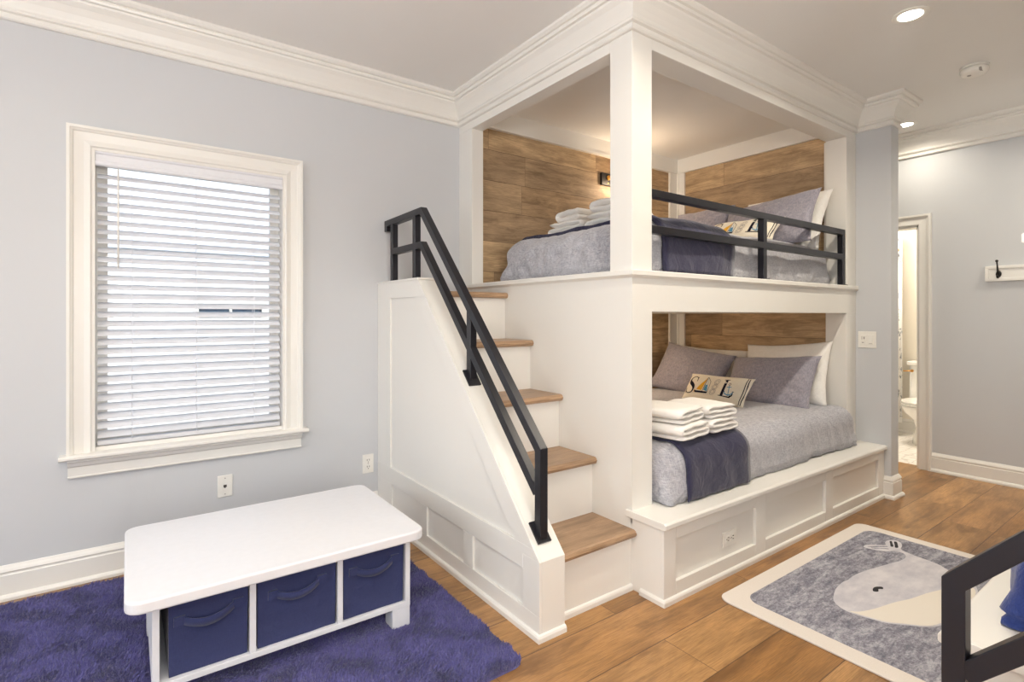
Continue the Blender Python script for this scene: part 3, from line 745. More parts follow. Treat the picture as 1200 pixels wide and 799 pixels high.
# cushion with SAIL printed on it
def sail_cushion(M4, label):
    w, h, t = .54, .235, .11
    o = pillow('sail_cushion', w, h, t, M4, mt['cream'], label, 'cushion', seed=5, wr=.3, n=32)
    def surf(px, py, lift=.0022):
        """px,py in metres on the face"""
        u = max(-.99, min(.99, px/(w/2))); v = max(-.99, min(.99, py/(h/2)))
        for _ in range(3):
            cu = 1-.075*(1-v*v)*abs(u)**3; cv = 1-.085*(1-u*u)*abs(v)**3
            u = max(-.99, min(.99, px/(w/2)/cu)); v = max(-.99, min(.99, py/(h/2)/cv))
        p = pillow_surf(w, h, t, u, v, 5, 1, wr=.3); p.z += lift; return p
    def ribbon(bm, pts, wd, mi, lift=.0022, closed=False):
        n = len(pts); ws = wd if isinstance(wd, (list, tuple)) else [wd]*n
        L = []; R_ = []
        for i, p in enumerate(pts):
            a = Vector(pts[(i-1) % n] if closed else pts[max(0, i-1)]); c = Vector(pts[(i+1) % n] if closed else pts[min(n-1, i+1)])
            d = (c-a).normalized(); q = Vector((-d.y, d.x))*ws[i]/2
            L.append(bm.verts.new(surf(p[0]+q.x, p[1]+q.y, lift))); R_.append(bm.verts.new(surf(p[0]-q.x, p[1]-q.y, lift)))
        for i in range(n if closed else n-1):
            k = (i+1) % n; f = bm.faces.new((L[i], R_[i], R_[k], L[k])); f.material_index = mi
    def fill(bm, tri_rows, mi, lift=.0022):
        """rows of equal length -> grid"""
        V = [[bm.verts.new(surf(x, y, lift)) for x, y in r] for r in tri_rows]
        for a, c in zip(V, V[1:]):
            for i in range(len(a)-1): bm.faces.new((a[i], a[i+1], c[i+1], c[i])).material_index = mi
    def tri(bm, A, Bp, C, mi, lift=.0022, k=6):
        rows = []
        for i in range(k+1):
            f = i/k; P = Vector(A).lerp(Vector(Bp), f); Q = Vector(A).lerp(Vector(C), f); rows.append([tuple(P.lerp(Q, j/k)) for j in range(k+1)])
        V = [[bm.verts.new(surf(x, y, lift)) for x, y in r] for r in rows]
        for a, c in zip(V, V[1:]):
            for i in range(k): bm.faces.new((a[i], a[i+1], c[i+1], c[i])).material_index = mi
    bm = bmesh.new()
    # S
    cx = -.185; S_ = []; Wd = []
    ctrl = [(.036, .046), (.030, .062), (.008, .071), (-.016, .064), (-.028, .044), (-.020, .022), (.004, .004), (.026, -.016), (.030, -.040), (.014, -.062), (-.012, -.068), (-.032, -.058), (-.038, -.040)]
    for i in range(len(ctrl)-1):
        p0 = Vector(ctrl[max(0, i-1)]); p1 = Vector(ctrl[i]); p2 = Vector(ctrl[i+1]); p3 = Vector(ctrl[min(len(ctrl)-1, i+2)])
        for k in range(4):
            s = k/4; q = .5*((2*p1)+(p2-p0)*s+(2*p0-5*p1+4*p2-p3)*s*s+(3*p1-p0-3*p2+p3)*s**3); S_.append((cx+q.x, q.y))
            g = (i+s)/(len(ctrl)-1); Wd.append(.005+.022*math.exp(-((g-.5)/.17)**2))
    S_.append((cx+ctrl[-1][0], ctrl[-1][1])); Wd.append(.005)
    ribbon(bm, S_, Wd, 0)
    ribbon(bm, [(cx+.036, .030), (cx+.036, .066)], .005, 0); ribbon(bm, [(cx-.038, -.066), (cx-.038, -.028)], .005, 0)
    # little star fish dots beside the S
    for k in range(5):
        a = k*2*PI/5; ribbon(bm, [(cx+.050, -.050), (cx+.050+.010*math.cos(a), -.050+.010*math.sin(a))], .005, 4)
    # A as a sailing boat
    ax = -.075
    tri(bm, (ax-.002, .070), (ax-.050, -.036), (ax-.004, -.040), 1)
    tri(bm, (ax+.010, .066), (ax+.012, -.036), (ax+.046, -.044), 2, .0024)
    tri(bm, (ax+.010, .066), (ax+.012, .010), (ax+.026, .010), 5, .0030)
    ribbon(bm, [(ax+.004, .074), (ax+.006, -.046)], .004, 0, .003)
    ribbon(bm, [(ax+.008, .074), (ax+.040, .040), (ax+.052, -.046)], .003, 0, .003)
    fill(bm, [[(ax-.066+.012*i, -.046) for i in range(11)], [(ax-.058+.0105*i, -.060) for i in range(11)]], 0, .0026)
    # I as a knotted rope column
    ix = .020
    for k in range(3):
        yk = .042-.042*k
        for rr_ in (.026, .015):
            ribbon(bm, [(ix+rr_*math.cos(a*PI/8)*.9, yk+rr_*.95*math.sin(a*PI/8)) for a in range(16)], .0035, 3, .0026, True)
    # L with an anchor
    lx = .090
    fill(bm, [[(lx+.0, .062), (lx+.011, .062), (lx+.022, .062)], [(lx+.0, .02), (lx+.011, .02), (lx+.022, .02)], [(lx+.0, -.02), (lx+.011, -.02), (lx+.022, -.02)], [(lx+.0, -.062), (lx+.011, -.062), (lx+.022, -.062)]], 0)
    ribbon(bm, [(lx-.014, .064), (lx+.036, .064)], .005, 0, .0025)
    ribbon(bm, [(lx-.014, -.064), (lx+.030, -.066), (lx+.078, -.066)], [.005, .006, .010], 0, .0025)
    ribbon(bm, [(lx+.072, -.062), (lx+.086, -.050), (lx+.088, -.030)], [.014, .010, .003], 0, .0025)
    nx_ = lx+.052
    ribbon(bm, [(nx_-.004, .020), (nx_+.008, -.050)], .005, 2, .0032)
    ribbon(bm, [(nx_-.020, .004), (nx_+.014, .010)], .005, 2, .0032)
    ribbon(bm, [(nx_-.004+.008*math.cos(a*PI/6), .029+.008*math.sin(a*PI/6)) for a in range(12)], .003, 0, .0032, True)
    ribbon(bm, [(nx_-.030, -.026), (nx_-.018, -.046), (nx_+.008, -.054), (nx_+.030, -.040), (nx_+.036, -.018)], [.003, .007, .009, .007, .003], 2, .0032)
    for a, c in (((nx_-.036, -.034), (nx_-.022, -.028)), ((nx_+.028, -.024), (nx_+.042, -.022))): ribbon(bm, [a, c], .004, 0, .0034)
    d = obj('sail_print', bm, [mt['ink'], mt['gold'], mt['sea'], mt['ropegrey'], mt['gold'], mt['stripe']]); d.parent = o
    # ticking stripe at the right edge
    bm = bmesh.new()
    for xx in (.236, .248): ribbon(bm, [(xx, -.105+.03*k) for k in range(8)], .0045, 0, .002)
    d = obj('edge_stripe', bm, mt['ink']); d.parent = o
    return o
sail_cushion(frame((3.42, 2.235, LB['z1']+.086), (-.10, -1, .02), (.58, -.05, .80)), 'cream cushion lettered SAIL lying in front of the grey pillows on the lower bunk')
sail_cushion(frame((3.50, 2.09, UB['z1']+.088), (0, -1, -.02), (.70, 0, .72)), 'cream cushion lettered SAIL on the upper bunk, seen through the guard rail')

# folded towels: a snake-folded ribbon with soft rounded bends
def towel(name, M4, w, d, layers, th, label, seed, group, cat='towel', mat=None):
    pts = []
    half = w/2-th/2
    for k in range(layers):
        z = th*.55+k*th*1.08; a, c = (-half, half) if k % 2 == 0 else (half, -half)
        inset = .010*((k*7+seed) % 3)
        seg = [(a, z)] if k == 0 else []
        m_ = 9
        for i in range(1, m_+1): seg.append((a+(c-a)*i/m_*(1-.0), z+.002*math.sin(i*1.3+seed+k)))
        pts += seg
        if k < layers-1:
            s_ = 1 if c > 0 else -1
            for i in range(1, 5):
                an = -PI/2+PI*i/5; pts.append((c+s_*math.cos(an)*th*.55, z+th*.54+math.sin(an)*th*.54))
    bm = bmesh.new(); nd = 14; loops = []
    n = len(pts)
    for q in range(nd+1):
        y = -d/2+d*q/nd; e = (abs(y)/(d/2))
        tt = th*.5*(1 if e < .9 else .72 if e < .99 else .35)
        L = []; R_ = []
        for i, p in enumerate(pts):
            a = Vector(pts[max(0, i-1)]); c = Vector(pts[min(n-1, i+1)]); dd = (c-a).normalized(); nn = Vector((-dd.y, dd.x))
            wob = 1+.12*noise.noise(Vector((p[0]*16+seed, y*16, p[1]*20)))
            end = .55 if i in (0, n-1) else 1
            P = Vector(p)
            L.append((P.x+nn.x*tt*wob*end, y+.004*noise.noise(Vector((p[0]*10, p[1]*30, seed))), P.y+nn.y*tt*wob*end)); R_.append((P.x-nn.x*tt*wob*end, y, P.y-nn.y*tt*wob*end))
        ring = L+R_[::-1]
        loops.append([bm.verts.new(v) for v in ring])
    m_ = len(loops[0])
    for a, c in zip(loops, loops[1:]):
        for i in range(m_): bm.faces.new((a[i], a[(i+1) % m_], c[(i+1) % m_], c[i])).smooth = True
    for L, fl in ((loops[0], 0), (loops[-1], 1)):
        h_ = m_//2
        for i in range(h_-1):
            q = (L[i], L[i+1], L[m_-2-i], L[m_-1-i]); bm.faces.new(q if fl else q[::-1]).smooth = True
    for v in bm.verts: v.co.z = max(v.co.z, 0)
    o = obj(name, bm, mat or mt['terry']); o.matrix_world = M4; tag(o, label, cat, group); return o
def TM(x, y, z, rz, ry=0): return Matrix.Translation((x, y, z)) @ Matrix.Rotation(math.radians(rz), 4, 'Z') @ Matrix.Rotation(math.radians(ry), 4, 'Y')
zt = LB['z1']+.012
g = 'folded towels on the lower bunk'
towel('folded_towel', TM(2.245, 1.735, zt, 8), .26, .30, 3, .024, 'white folded towel at the bottom of the left stack on the lower bunk', 1, g)
towel('folded_towel', TM(2.240, 1.745, zt+.077, 12), .25, .28, 3, .023, 'white folded towel on top of the left stack on the lower bunk', 2, g)
towel('folded_towel', TM(2.530, 1.740, zt, 2), .235, .28, 3, .023, 'white folded towel at the bottom of the right stack on the lower bunk', 3, g)
towel('folded_towel', TM(2.525, 1.740, zt+.074, -3), .23, .27, 3, .022, 'white folded towel on top of the right stack on the lower bunk', 4, g)
towel('hand_towel', TM(2.54, 2.02, zt, 24), .30, .18, 3, .026, 'white hand towel draped behind the right towel stack on the lower bunk', 5, g)
towel('hand_towel', TM(2.20, 2.06, zt, 10), .26, .18, 4, .028, 'white hand towel bunched behind the left towel stack on the lower bunk', 6, g)
zt = UB['z1']+.032; g = 'folded towels on the upper bunk'
towel('folded_towel', TM(2.47, 2.66, zt, 92), .30, .26, 3, .030, 'white folded towel at the bottom of the left stack on the upper bunk', 7, g)
towel('folded_towel', TM(2.48, 2.63, zt+.096, 88), .24, .25, 2, .036, 'white folded towel on top of the left stack on the upper bunk', 8, g)
towel('folded_towel', TM(2.47, 2.29, zt, 90), .32, .26, 3, .034, 'white folded towel at the bottom of the stack nearer the post on the upper bunk', 9, g)
towel('folded_towel', TM(2.47, 2.27, zt+.110, 94), .28, .25, 2, .036, 'white folded towel on top of the stack nearer the post on the upper bunk', 10, g)

# wall sconces in the alcoves
def sconce(x, z, label):
    t = thing('reading_lamp', (x, 3.12, z), label, 'wall lamp')
    b = B(); b.box(-.075, .075, -.022, 0, -.05, .05); obj('back_plate', b, mt['hookiron'], t, world=False, bevel=.004)
    b = B(); b.cyl((.0, -.022, .012), (.0, -.032, .012), .02, n=20); b.tube([(.0, -.03, .012), (.02, -.045, .016), (.06, -.06, .018), (.11, -.07, .018)], .006); obj('swing_arm', b, mt['brass'], t, world=False)
    b = B(); b.cyl((.11, -.07, .0), (.11, -.07, .05), .010, n=14); b.lathe([(.018, .05), (.040, .0), (.042, -.045), (.039, -.045), (.036, .0), (.012, .044)], (.11, -.07, 0), 24); obj('lamp_shade', b, mt['brass'], t, world=False)
    b = B(); b.lathe([(.003, -.030), (.016, -.024), (.022, -.008), (.018, .010), (.010, .022)], (.11, -.07, 0), 16); obj('bulb', b, mt['bulb'], t, world=False)
    b = B(); b.cyl((-.0, -.0235, -.03), (-.0, -.021, -.03), .004, n=10); obj('switch', b, mt['brass'], t, world=False)
    return t
sconce(3.22, 2.375, 'black reading lamp with brass arm on the wood wall above the upper bunk')
def warm(nm, loc, e, r=.05):
    d = bpy.data.lights.new(nm, 'POINT'); d.energy = e; d.color = (1.0, .76, .52); d.shadow_soft_size = r
    o = bpy.data.objects.new(nm, d); COL.objects.link(o); o.location = loc
warm('reading_lamp_light', (3.33, 2.98, 2.33), 8)
sconce(3.05, 1.10, 'black reading lamp with brass arm on the wood wall above the lower bunk')
warm('reading_lamp_light', (3.16, 2.98, 1.05), 7.5)

# ------------------------------------------------------------------ the twin bunk across the aisle (mirror image, mostly out of frame)
def mirror_tree(o, parent=None):
    c = o.copy()
    if o.data: 
        c.data = o.data.copy()
        bm = bmesh.new(); bm.from_mesh(c.data)
        for v in bm.verts: v.co.y = -v.co.y
        bmesh.ops.reverse_faces(bm, faces=bm.faces); bm.to_mesh(c.data); bm.free()
    COL.objects.link(c); c.parent = parent
    l = o.location.copy(); c.location = (l.x, (mir(l.y) if parent is None else -l.y), l.z)
    for ch in list(o.children): mirror_tree(ch, c)
    return c
t2 = mirror_tree(bunk); t2['label'] = 'white built-in bunk bed at the right picture edge, showing only its base ledge'
t3 = mirror_tree(st); t3.location.y += .027; t3.location.z += .006; t3['label'] = 'staircase of the nearer bunk, its dark metal handrail cutting across the lower right corner'
LB2 = dict(LB, x0=2.24); bed(*LB2.values(), 2.34, 2.86, 'nearer bunk at the right edge', mirrored=True, gap=.024)
# fleece blanket hanging over the near bunk's foot corner
bm = rounded_slab(2.035, 2.225, 1.550, 1.90, .364, .590, .080, .018, lambda p: .020*math.sin(p.x*42+p.z*9+3*nz(p, 5)) * (1 if p.z < .56 else .5) + .014*nz(p, 8, 2))
for v in bm.verts: v.co.y = mir(v.co.y)
o = obj('fleece_blanket', bm, mt['fleece'], at=(2.13, mir(1.72), .364)); tag(o, 'royal blue fleece blanket bundled on the bunk behind the near handrail', 'blanket')

# ------------------------------------------------------------------ white storage table with three navy bins
tb = thing('storage_table', (.48, 2.28, .02), 'low white rectangular table with rounded corners and three cubbies, on the blue rug', 'table')
def rrect(x0, x1, y0, y1, r, n=8):
    P = []
    for cx, cy, a0 in ((x1-r, y1-r, 0), (x0+r, y1-r, 90), (x0+r, y0+r, 180), (x1-r, y0+r, 270)):
        for i in range(n+1): a = math.radians(a0+90*i/n); P.append((cx+r*math.cos(a), cy+r*math.sin(a)))
    return P
b = B(); b.prism(rrect(-.008, .968, 1.922, 2.635, .05), 2, .362, .400); obj('tabletop', b, mt['tablew'], tb, bevel=.007, seg=3)
X0, X1, Y0, Y1 = .062, .925, 1.98, 2.575
for x in (X0, X1-.02):
    b = B(); b.box(x, x+.02, Y0, Y1, .105, .362); obj('side_panel', b, mt['tablew'], tb, bevel=.002)
for x in (.347, .644):
    b = B(); b.box(x-.010, x+.010, Y0+.002, Y1-.01, .105, .362); obj('divider', b, mt['tablew'], tb, bevel=.002)
b = B(); b.box(X0, X1, Y0, Y1, .085, .105); obj('bottom_shelf', b, mt['tablew'], tb, bevel=.002)
b = B(); b.box(X0+.02, X1-.02, Y1-.012, Y1, .105, .362); obj('back_panel', b, mt['tablew'], tb)
for x in (X0, X1-.075):
    for y in (Y0+.002, Y1-.075):
        b = B(); b.prism([(x, y), (x+.075, y), (x+.075, y+.073), (x, y+.073)], 2, .006, .085); obj('foot', b, mt['tablew'], tb, bevel=.003)
def bin_(xa, xb, label, seed, push=0):
    t = thing('storage_bin', ((xa+xb)/2, Y0+.01+push, .105), label, 'storage bin', 'navy fabric bins in the white table')
    w_ = (xb-xa)/2; hh = .232; n = 14
    bm = bmesh.new()
    # front face gently bowed, other faces flat, open top
    def F(i, j):
        u = -1+2*i/n; v = j/n
        bow = .007*(1-u*u)*math.sin(v*PI) + .003*noise.noise(Vector((u*2+seed, v*3, seed)))
        return (u*w_*(.985+.012*v), bow+.004*(1-v), .001+hh*v)
    G = [[bm.verts.new(F(i, j)) for j in range(n+1)] for i in range(n+1)]
    for i in range(n):
        for j in range(n): bm.faces.new((G[i][j], G[i+1][j], G[i+1][j+1], G[i][j+1])).smooth = True
    bb = B(); bb.bm.free(); bb.bm = bm
    d_ = .54-push
    bb.box(-w_+.002, -w_+.005, .008, d_, .001, hh-.001); bb.box(w_-.005, w_-.002, .008, d_, .001, hh-.001); bb.box(-w_+.002, w_-.002, d_-.003, d_, .001, hh-.001); bb.box(-w_+.002, w_-.002, .008, d_, .001, .004)
    bb.box(-w_+.002, w_-.002, .006, .010, .003, hh-.002)
    obj('fabric_box', bm, mt['bin'], t, world=False)
    b = B(); pts = []
    L = []; R_ = []
    for k in range(17):
        s = -1+2*k/16; x = s*.075; z = .178-.020*(1-s*s)+.004*s; y = -.004-.016*(1-s*s)
        L.append(b.bm.verts.new((x, y, z+.013))); R_.append(b.bm.verts.new((x, y-.001, z-.013)))
    L2 = [b.bm.verts.new((v.co.x, v.co.y+.003, v.co.z)) for v in L]; R2 = [b.bm.verts.new((v.co.x, v.co.y+.003, v.co.z)) for v in R_]
    for A_, C_ in ((L, R_), (R_, R2), (R2, L2), (L2, L)):
        for k in range(16): b.bm.faces.new((A_[k], A_[k+1], C_[k+1], C_[k])).smooth = True
    for s in (-1, 1):
        b.box(s*.084-.016, s*.084+.016, -.006, .004, .178+.004*s-.015, .178+.004*s+.015)
    obj('handle', b, mt['bin'], t, world=False)
    return t
bin_(.105, .333, 'navy fabric bin in the left cubby of the white table', 1, .003)
bin_(.361, .630, 'navy fabric bin in the middle cubby of the white table', 2)
bin_(.658, .900, 'navy fabric bin in the right cubby of the white table', 3)

# ------------------------------------------------------------------ rugs
RX0, RX1, RY0, RY1 = -1.25, 1.16, 1.52, 3.12
rug = thing('shag_rug', ((RX0+RX1)/2, (RY0+RY1)/2, 0), 'violet-blue shaggy rug under the low white table', 'rug')
b = B(); b.prism(rrect(RX0, RX1, RY0, RY1, .05), 2, .0005, .006); obj('backing', b, mt['pile'], rug)
def pile(cell, seed):
    rnd = random.Random(seed); V = []; Fc = []
    nx = int((RX1-RX0)/cell); ny = int((RY1-RY0)/cell)
    for i in range(nx):
        for j in range(ny):
            x = RX0+(i+rnd.random())*cell; y = RY0+(j+rnd.random())*cell
            if x < -1.0: continue
            # rounded corner
            dx = max(0, abs(x-(RX0+RX1)/2)-((RX1-RX0)/2-.05)); dy = max(0, abs(y-(RY0+RY1)/2)-((RY1-RY0)/2-.05))
            if dx*dx+dy*dy > .0028: continue
            under = (.05 < x < .93 and 1.97 < y < 2.58)
            a = 4*noise.noise(Vector((x*9, y*9, 0))) + rnd.uniform(-.9, .9)
            tilt_ = .003+.006*rnd.random()+.006*abs(noise.noise(Vector((x*14, y*14, 4))))
            h = (.013+.009*rnd.random()+.008*noise.noise(Vector((x*20, y*20, 9))))
            if under: h *= .5
            w_ = .0016+.0012*rnd.random(); pa = rnd.uniform(0, PI); wx, wy = math.cos(pa)*w_, math.sin(pa)*w_
            tx, ty = math.cos(a)*tilt_, math.sin(a)*tilt_
            k = len(V)
            V += [(x-wx, y-wy, .004), (x+wx, y+wy, .004), (x+tx*.35+wx*.9, y+ty*.35+wy*.9, .004+h*.65), (x+tx*.35-wx*.9, y+ty*.35-wy*.9, .004+h*.65), (x+tx, y+ty, .004+h)]
            Fc += [(k, k+1, k+2, k+3), (k+3, k+2, k+4)]
    return V, Fc
V, Fc = pile(.0040, 3)
me = bpy.data.meshes.new('pile'); cx, cy = rug.location.x, rug.location.y
me.from_pydata([(x-cx, y-cy, z) for x, y, z in V], [], Fc); me.materials.append(mt['pile'])
o = bpy.data.objects.new('pile', me); COL.objects.link(o); o.parent = rug; o['kind'] = 'stuff'

# whale rug
WX_0, WX_1, WY_0, WY_1 = 2.112, 3.565, .33, 1.378
wr_ = thing('whale_rug', ((WX_0+WX_1)/2, (WY_0+WY_1)/2, 0), 'grey rug with cream border and a pale whale design on the oak floor', 'rug')
b = B(); b.prism(rrect(WX_0, WX_1, WY_0, WY_1, .055), 2, .0005, .009); obj('rug_border', b, mt['rugborder'], wr_, bevel=.003)
b = B(); b.prism(rrect(WX_0+.085, WX_1-.075, WY_0+.085, WY_1-.080, .065), 2, .0085, .0102)
obj('rug_field', b, mt['rugfield'], wr_)
def smooth_closed(ctrl, k=6):
    out = []; n = len(ctrl)
    for i in range(n):
        p0, p1, p2, p3 = [Vector(ctrl[(i+d) % n]) for d in (-1, 0, 1, 2)]
        for s in range(k):
            t_ = s/k; q = .5*((2*p1)+(p2-p0)*t_+(2*p0-5*p1+4*p2-p3)*t_*t_+(3*p1-p0-3*p2+p3)*t_**3); out.append((q.x, q.y))
    return out
def decal(nm, ctrl, z, mat, k=6, h=.0012):
    b = B(); b.prism(smooth_closed(ctrl, k) if k else ctrl, 2, z, z+h); return obj(nm, b, mat, wr_)
body = [(2.53, 1.075), (2.61, 1.098), (2.698, 1.107), (2.746, 1.102), (2.83, 1.103), (2.912, 1.09), (3.009, 1.07), (3.107, 1.048), (3.177, 1.032), (3.229, 1.03), (3.271, 1.043), (3.285, 1.062), (3.279, 1.095), (3.235, 1.12), (3.209, 1.165), (3.2, 1.197), (3.206, 1.212), (3.239, 1.212), (3.287, 1.181), (3.323, 1.151), (3.359, 1.165), (3.398, 1.167), (3.435, 1.147), (3.427, 1.116), (3.386, 1.095), (3.335, 1.084), (3.315, 1.061), (3.297, 0.999), (3.282, 0.914), (3.244, 0.859), (3.186, 0.774), (3.159, 0.736), (3.081, 0.709), (2.962, 0.698), (2.803, 0.699), (2.655, 0.72), (2.589, 0.745), (2.533, 0.803), (2.485, 0.856), (2.47, 0.896), (2.458, 0.933), (2.448, 0.983), (2.461, 1.022), (2.487, 1.054)]
decal('whale_body', body, .0100, mt['whale'], k=3)
m = M('cream_rug_whale_belly'); m.base(lin(226,219,208), .95, .1); p = m.pos(); m.bump(m.noise(p, 240, 3), .5, .004)
belly = [(2.455, 0.98), (2.480, 0.957), (2.529, 0.937), (2.587, 0.92), (2.687, 0.897), (2.782, 0.866), (2.90, 0.84), (3.02, 0.80), (3.12, 0.745), (3.08, 0.716), (2.962, 0.705), (2.803, 0.706), (2.659, 0.727), (2.592, 0.752), (2.540, 0.806), (2.492, 0.859), (2.478, 0.898), (2.466, 0.934)]
decal('whale_belly', belly, .0110, m.m, k=3)
yarn = plain('dark_rug_yarn', lin(40,38,42), .9)
decal('whale_eye', [(2.747, 1.000), (2.773, .998), (2.795, .981), (2.779, .972), (2.762, .983), (2.735, .975), (2.722, .990)], .0111, yarn, k=4)
decal('tail_mark', [(3.394, 1.155), (3.404, 1.148), (3.372, 1.134), (3.336, 1.118), (3.326, 1.127), (3.360, 1.141)], .0111, yarn, k=3)
decal('tail_mark', [(3.407, 1.139), (3.414, 1.128), (3.378, 1.112), (3.342, 1.098), (3.329, 1.108), (3.366, 1.122)], .0111, yarn, k=3)
for ln in ([(3.224, 1.200), (3.310, 1.139), (3.305, 1.133), (3.220, 1.195)], [(3.222, 1.182), (3.282, 1.124), (3.277, 1.119), (3.218, 1.177)]):
    decal('tail_line', ln, .0111, mt['rugfield'], k=0)

# ------------------------------------------------------------------ ceiling fittings
def downlight(x, y, label, power=11, spread=150):
    t = thing('recessed_ceiling_light', (x, y, ZC), label, 'ceiling light', 'recessed ceiling lights')
    b = B(); b.lathe([(.052, -.001), (.058, -.006), (.078, -.004), (.080, 0), (.052, 0)], (0, 0, 0), 40); obj('trim_ring', b, mt['plastic'], t, world=False)
    b = B(); b.lathe([(.002, -.0035), (.052, -.0035), (.052, -.0005), (.002, -.0005)], (0, 0, 0), 40); obj('lens', b, mt['lens'], t, world=False)
    area('downlight_beam', (x, y, ZC-.012), (0, 0, 0), .11, .11, power, WARM, 'DISK', math.radians(spread))
    return t
downlight(3.155, .985, 'round recessed ceiling light nearest the camera, above the whale rug', 14)
downlight(4.93, 1.575, 'round recessed ceiling light beyond the pier, near the bathroom door', 5)
for x, y, wh in ((1.35, .985, 'between the two staircases'), (-.5, .3, 'nearest the wall behind the camera'), (-.5, 1.9, 'in front of the window wall'), (-2.0, .985, 'nearest the left wall'), (2.42, .985, 'added out of view over the near half of the whale rug'), (4.80, .30, 'added out of view in the passage opposite the coat rack'), (4.80, -.70, 'added out of view at the closed end of the passage')):  # whale rug and passage fixtures are unseen, added to brighten the aisle end
    downlight(x, y, 'round recessed ceiling light %s' % wh, 8 if 1 < x < 3 else 12 if x > 3 else 7)
# unseen uplighter added behind the camera to brighten the ceiling
t = thing('added_uplighter', (-.55, -.85, 0), 'unseen uplighter added behind the camera to brighten the ceiling, brass with white bowl', 'added light')
b = B(); b.lathe([(.14, 0), (.14, .012), (.12, .022), (.02, .030), (.002, .030)], (0, 0, 0), 32); obj('base', b, mt['brass'], t, world=False)
b = B(); b.cyl((0, 0, .02), (0, 0, 1.62), .011, n=14); obj('pole', b, mt['brass'], t, world=False)
b = B(); b.lathe([(.02, 1.60), (.09, 1.63), (.15, 1.70), (.17, 1.76), (.165, 1.76), (.145, 1.705), (.088, 1.638), (.002, 1.62)], (0, 0, 0), 32); obj('lamp_shade', b, mt['plastic'], t, world=False)
area('added_uplighter_light', (-.55, -.85, 1.775), (PI, 0, 0), .24, .24, 118, (1, .96, .92), 'DISK')
t = thing('smoke_detector', (4.125, .965, ZC), 'round white smoke detector on the ceiling right of the recessed light', 'smoke detector')
b = B(); b.lathe([(.070, 0), (.070, -.010), (.066, -.012), (.066, 0)], (0, 0, 0), 36); obj('base', b, mt['plastic'], t, world=False)
b = B(); b.lathe([(.060, -.010), (.067, -.014), (.068, -.030), (.060, -.044), (.040, -.050), (.002, -.051)], (0, 0, 0), 36); obj('cover', b, mt['plastic'], t, world=False)
b = B(); b.box(-.062, -.020, -.045, -.035, -.0465, -.030); b.cyl((-.02, .02, -.053), (-.02, .02, -.046), .010, n=16); obj('vent', b, mt['ropegrey'], t, world=False)

# ------------------------------------------------------------------ hook rack on the far wall
t = thing('coat_rack', (XR, .70, 1.565), 'white wall-mounted coat rack board with black hooks on the far blue-grey wall', 'coat rack')
b = B(); y0, y1, z0, z1 = .25, 1.165, 1.508, 1.622
b.box(XR-.014, XR, y0, y1, z0, z1); f = .022
b.box(XR-.020, XR-.014, y0, y1, z0, z0+f); b.box(XR-.020, XR-.014, y0, y1, z1-f, z1); b.box(XR-.020, XR-.014, y0, y0+f, z0+f, z1-f); b.box(XR-.020, XR-.014, y1-f, y1, z0+f, z1-f)
obj('back_board', b, mt['trim'], t, bevel=.002)
for y in (1.087, .82, .555, .33):
    b = B(); b.lathe([(.002, -.003), (.014, -.003), (.017, 0), (.014, .004), (.002, .005)], (0, 0, 0), 18)
    for v in b.bm.verts: v.co = Vector((XR-.018-v.co.z, y+v.co.x, 1.560+v.co.y*1.5))
    b.tube([(XR-.02, y, 1.556), (XR-.034, y, 1.560), (XR-.048, y, 1.585), (XR-.055, y, 1.620), (XR-.068, y, 1.648)], [.008, .007, .006, .005, .005])
    b.tube([(XR-.02, y, 1.552), (XR-.040, y, 1.532), (XR-.056, y, 1.534), (XR-.060, y, 1.550)], [.007, .007, .006, .006])
    b.lathe([(.002, -.010), (.008, -.007), (.010, 0), (.008, .006), (.002, .008)], (XR-.069, y, 1.655), 12)
    obj('hook', b, mt['hookiron'], t)

# ------------------------------------------------------------------ bathroom doorway and the room behind
dr = bpy.data.objects.new('door_1', None); COL.objects.link(dr); dr.location = (XR, DY0, 0); dr['kind'] = 'structure'
prof = [(0, 0), (0, .016), (.008, .020), (.050, .016), (.064, .022), (.070, .030), (.086, .030), (.088, 0)]
b = B(); bm = b.bm; rings = []
for (cy, cz, sy, sz) in ((DY0, 0, -1, 0), (DY0, DZ, -1, 1), (DY1, DZ, 1, 1), (DY1, 0, 1, 0)):
    rings.append([bm.verts.new((XR-d, cy+sy*o, cz+sz*o)) for o, d in prof])
for a, c in zip(rings, rings[1:]):
    for j in range(len(prof)): bm.faces.new((a[j], a[(j+1) % len(prof)], c[(j+1) % len(prof)], c[j]))
bm.faces.new(rings[0]); bm.faces.new(rings[-1][::-1]); obj('door_casing', b, mt['trim'], dr)
b = B(); b.box(XR-.001, XR+.121, DY0, DY0+.015, 0, DZ); b.box(XR-.001, XR+.121, DY1-.015, DY1, 0, DZ); b.box(XR-.001, XR+.121, DY0, DY1, DZ-.015, DZ); b.box(XR+.05, XR+.085, DY0+.015, DY0+.026, 0, DZ-.015); obj('door_jamb', b, mt['trim'], dr)
BX1 = 6.75; BY0 = .9; BY1 = 3.6
b = B(); b.box(XR+.10, BX1+.1, BY0-.1, BY1+.1, -.12, -.001); struct('floor_bathroom', b, mt['tile'])
b = B(); b.box(BX1, BX1+.1, BY0-.1, BY1+.1, 0, ZC); struct('wall_bathroom_far', b, mt['bathwall'])
b = B(); b.box(XR+.12, BX1, BY0-.1, BY0, 0, ZC); struct('wall_bathroom_near', b, mt['bathwall'])
b = B(); b.box(XR+.12, BX1, BY1, BY1+.1, 0, ZC); struct('wall_bathroom_side', b, mt['bathwall'])
b = B(); b.sweep(bp, [(BX1, BY1), (BX1, BY0)]); struct('baseboard_bathroom', b, mt['trim'])
area('bathroom_ceiling_light', (5.95, 2.1, ZC-.02), (0, 0, 0), .5, .5, 42, (1.0, .90, .76))
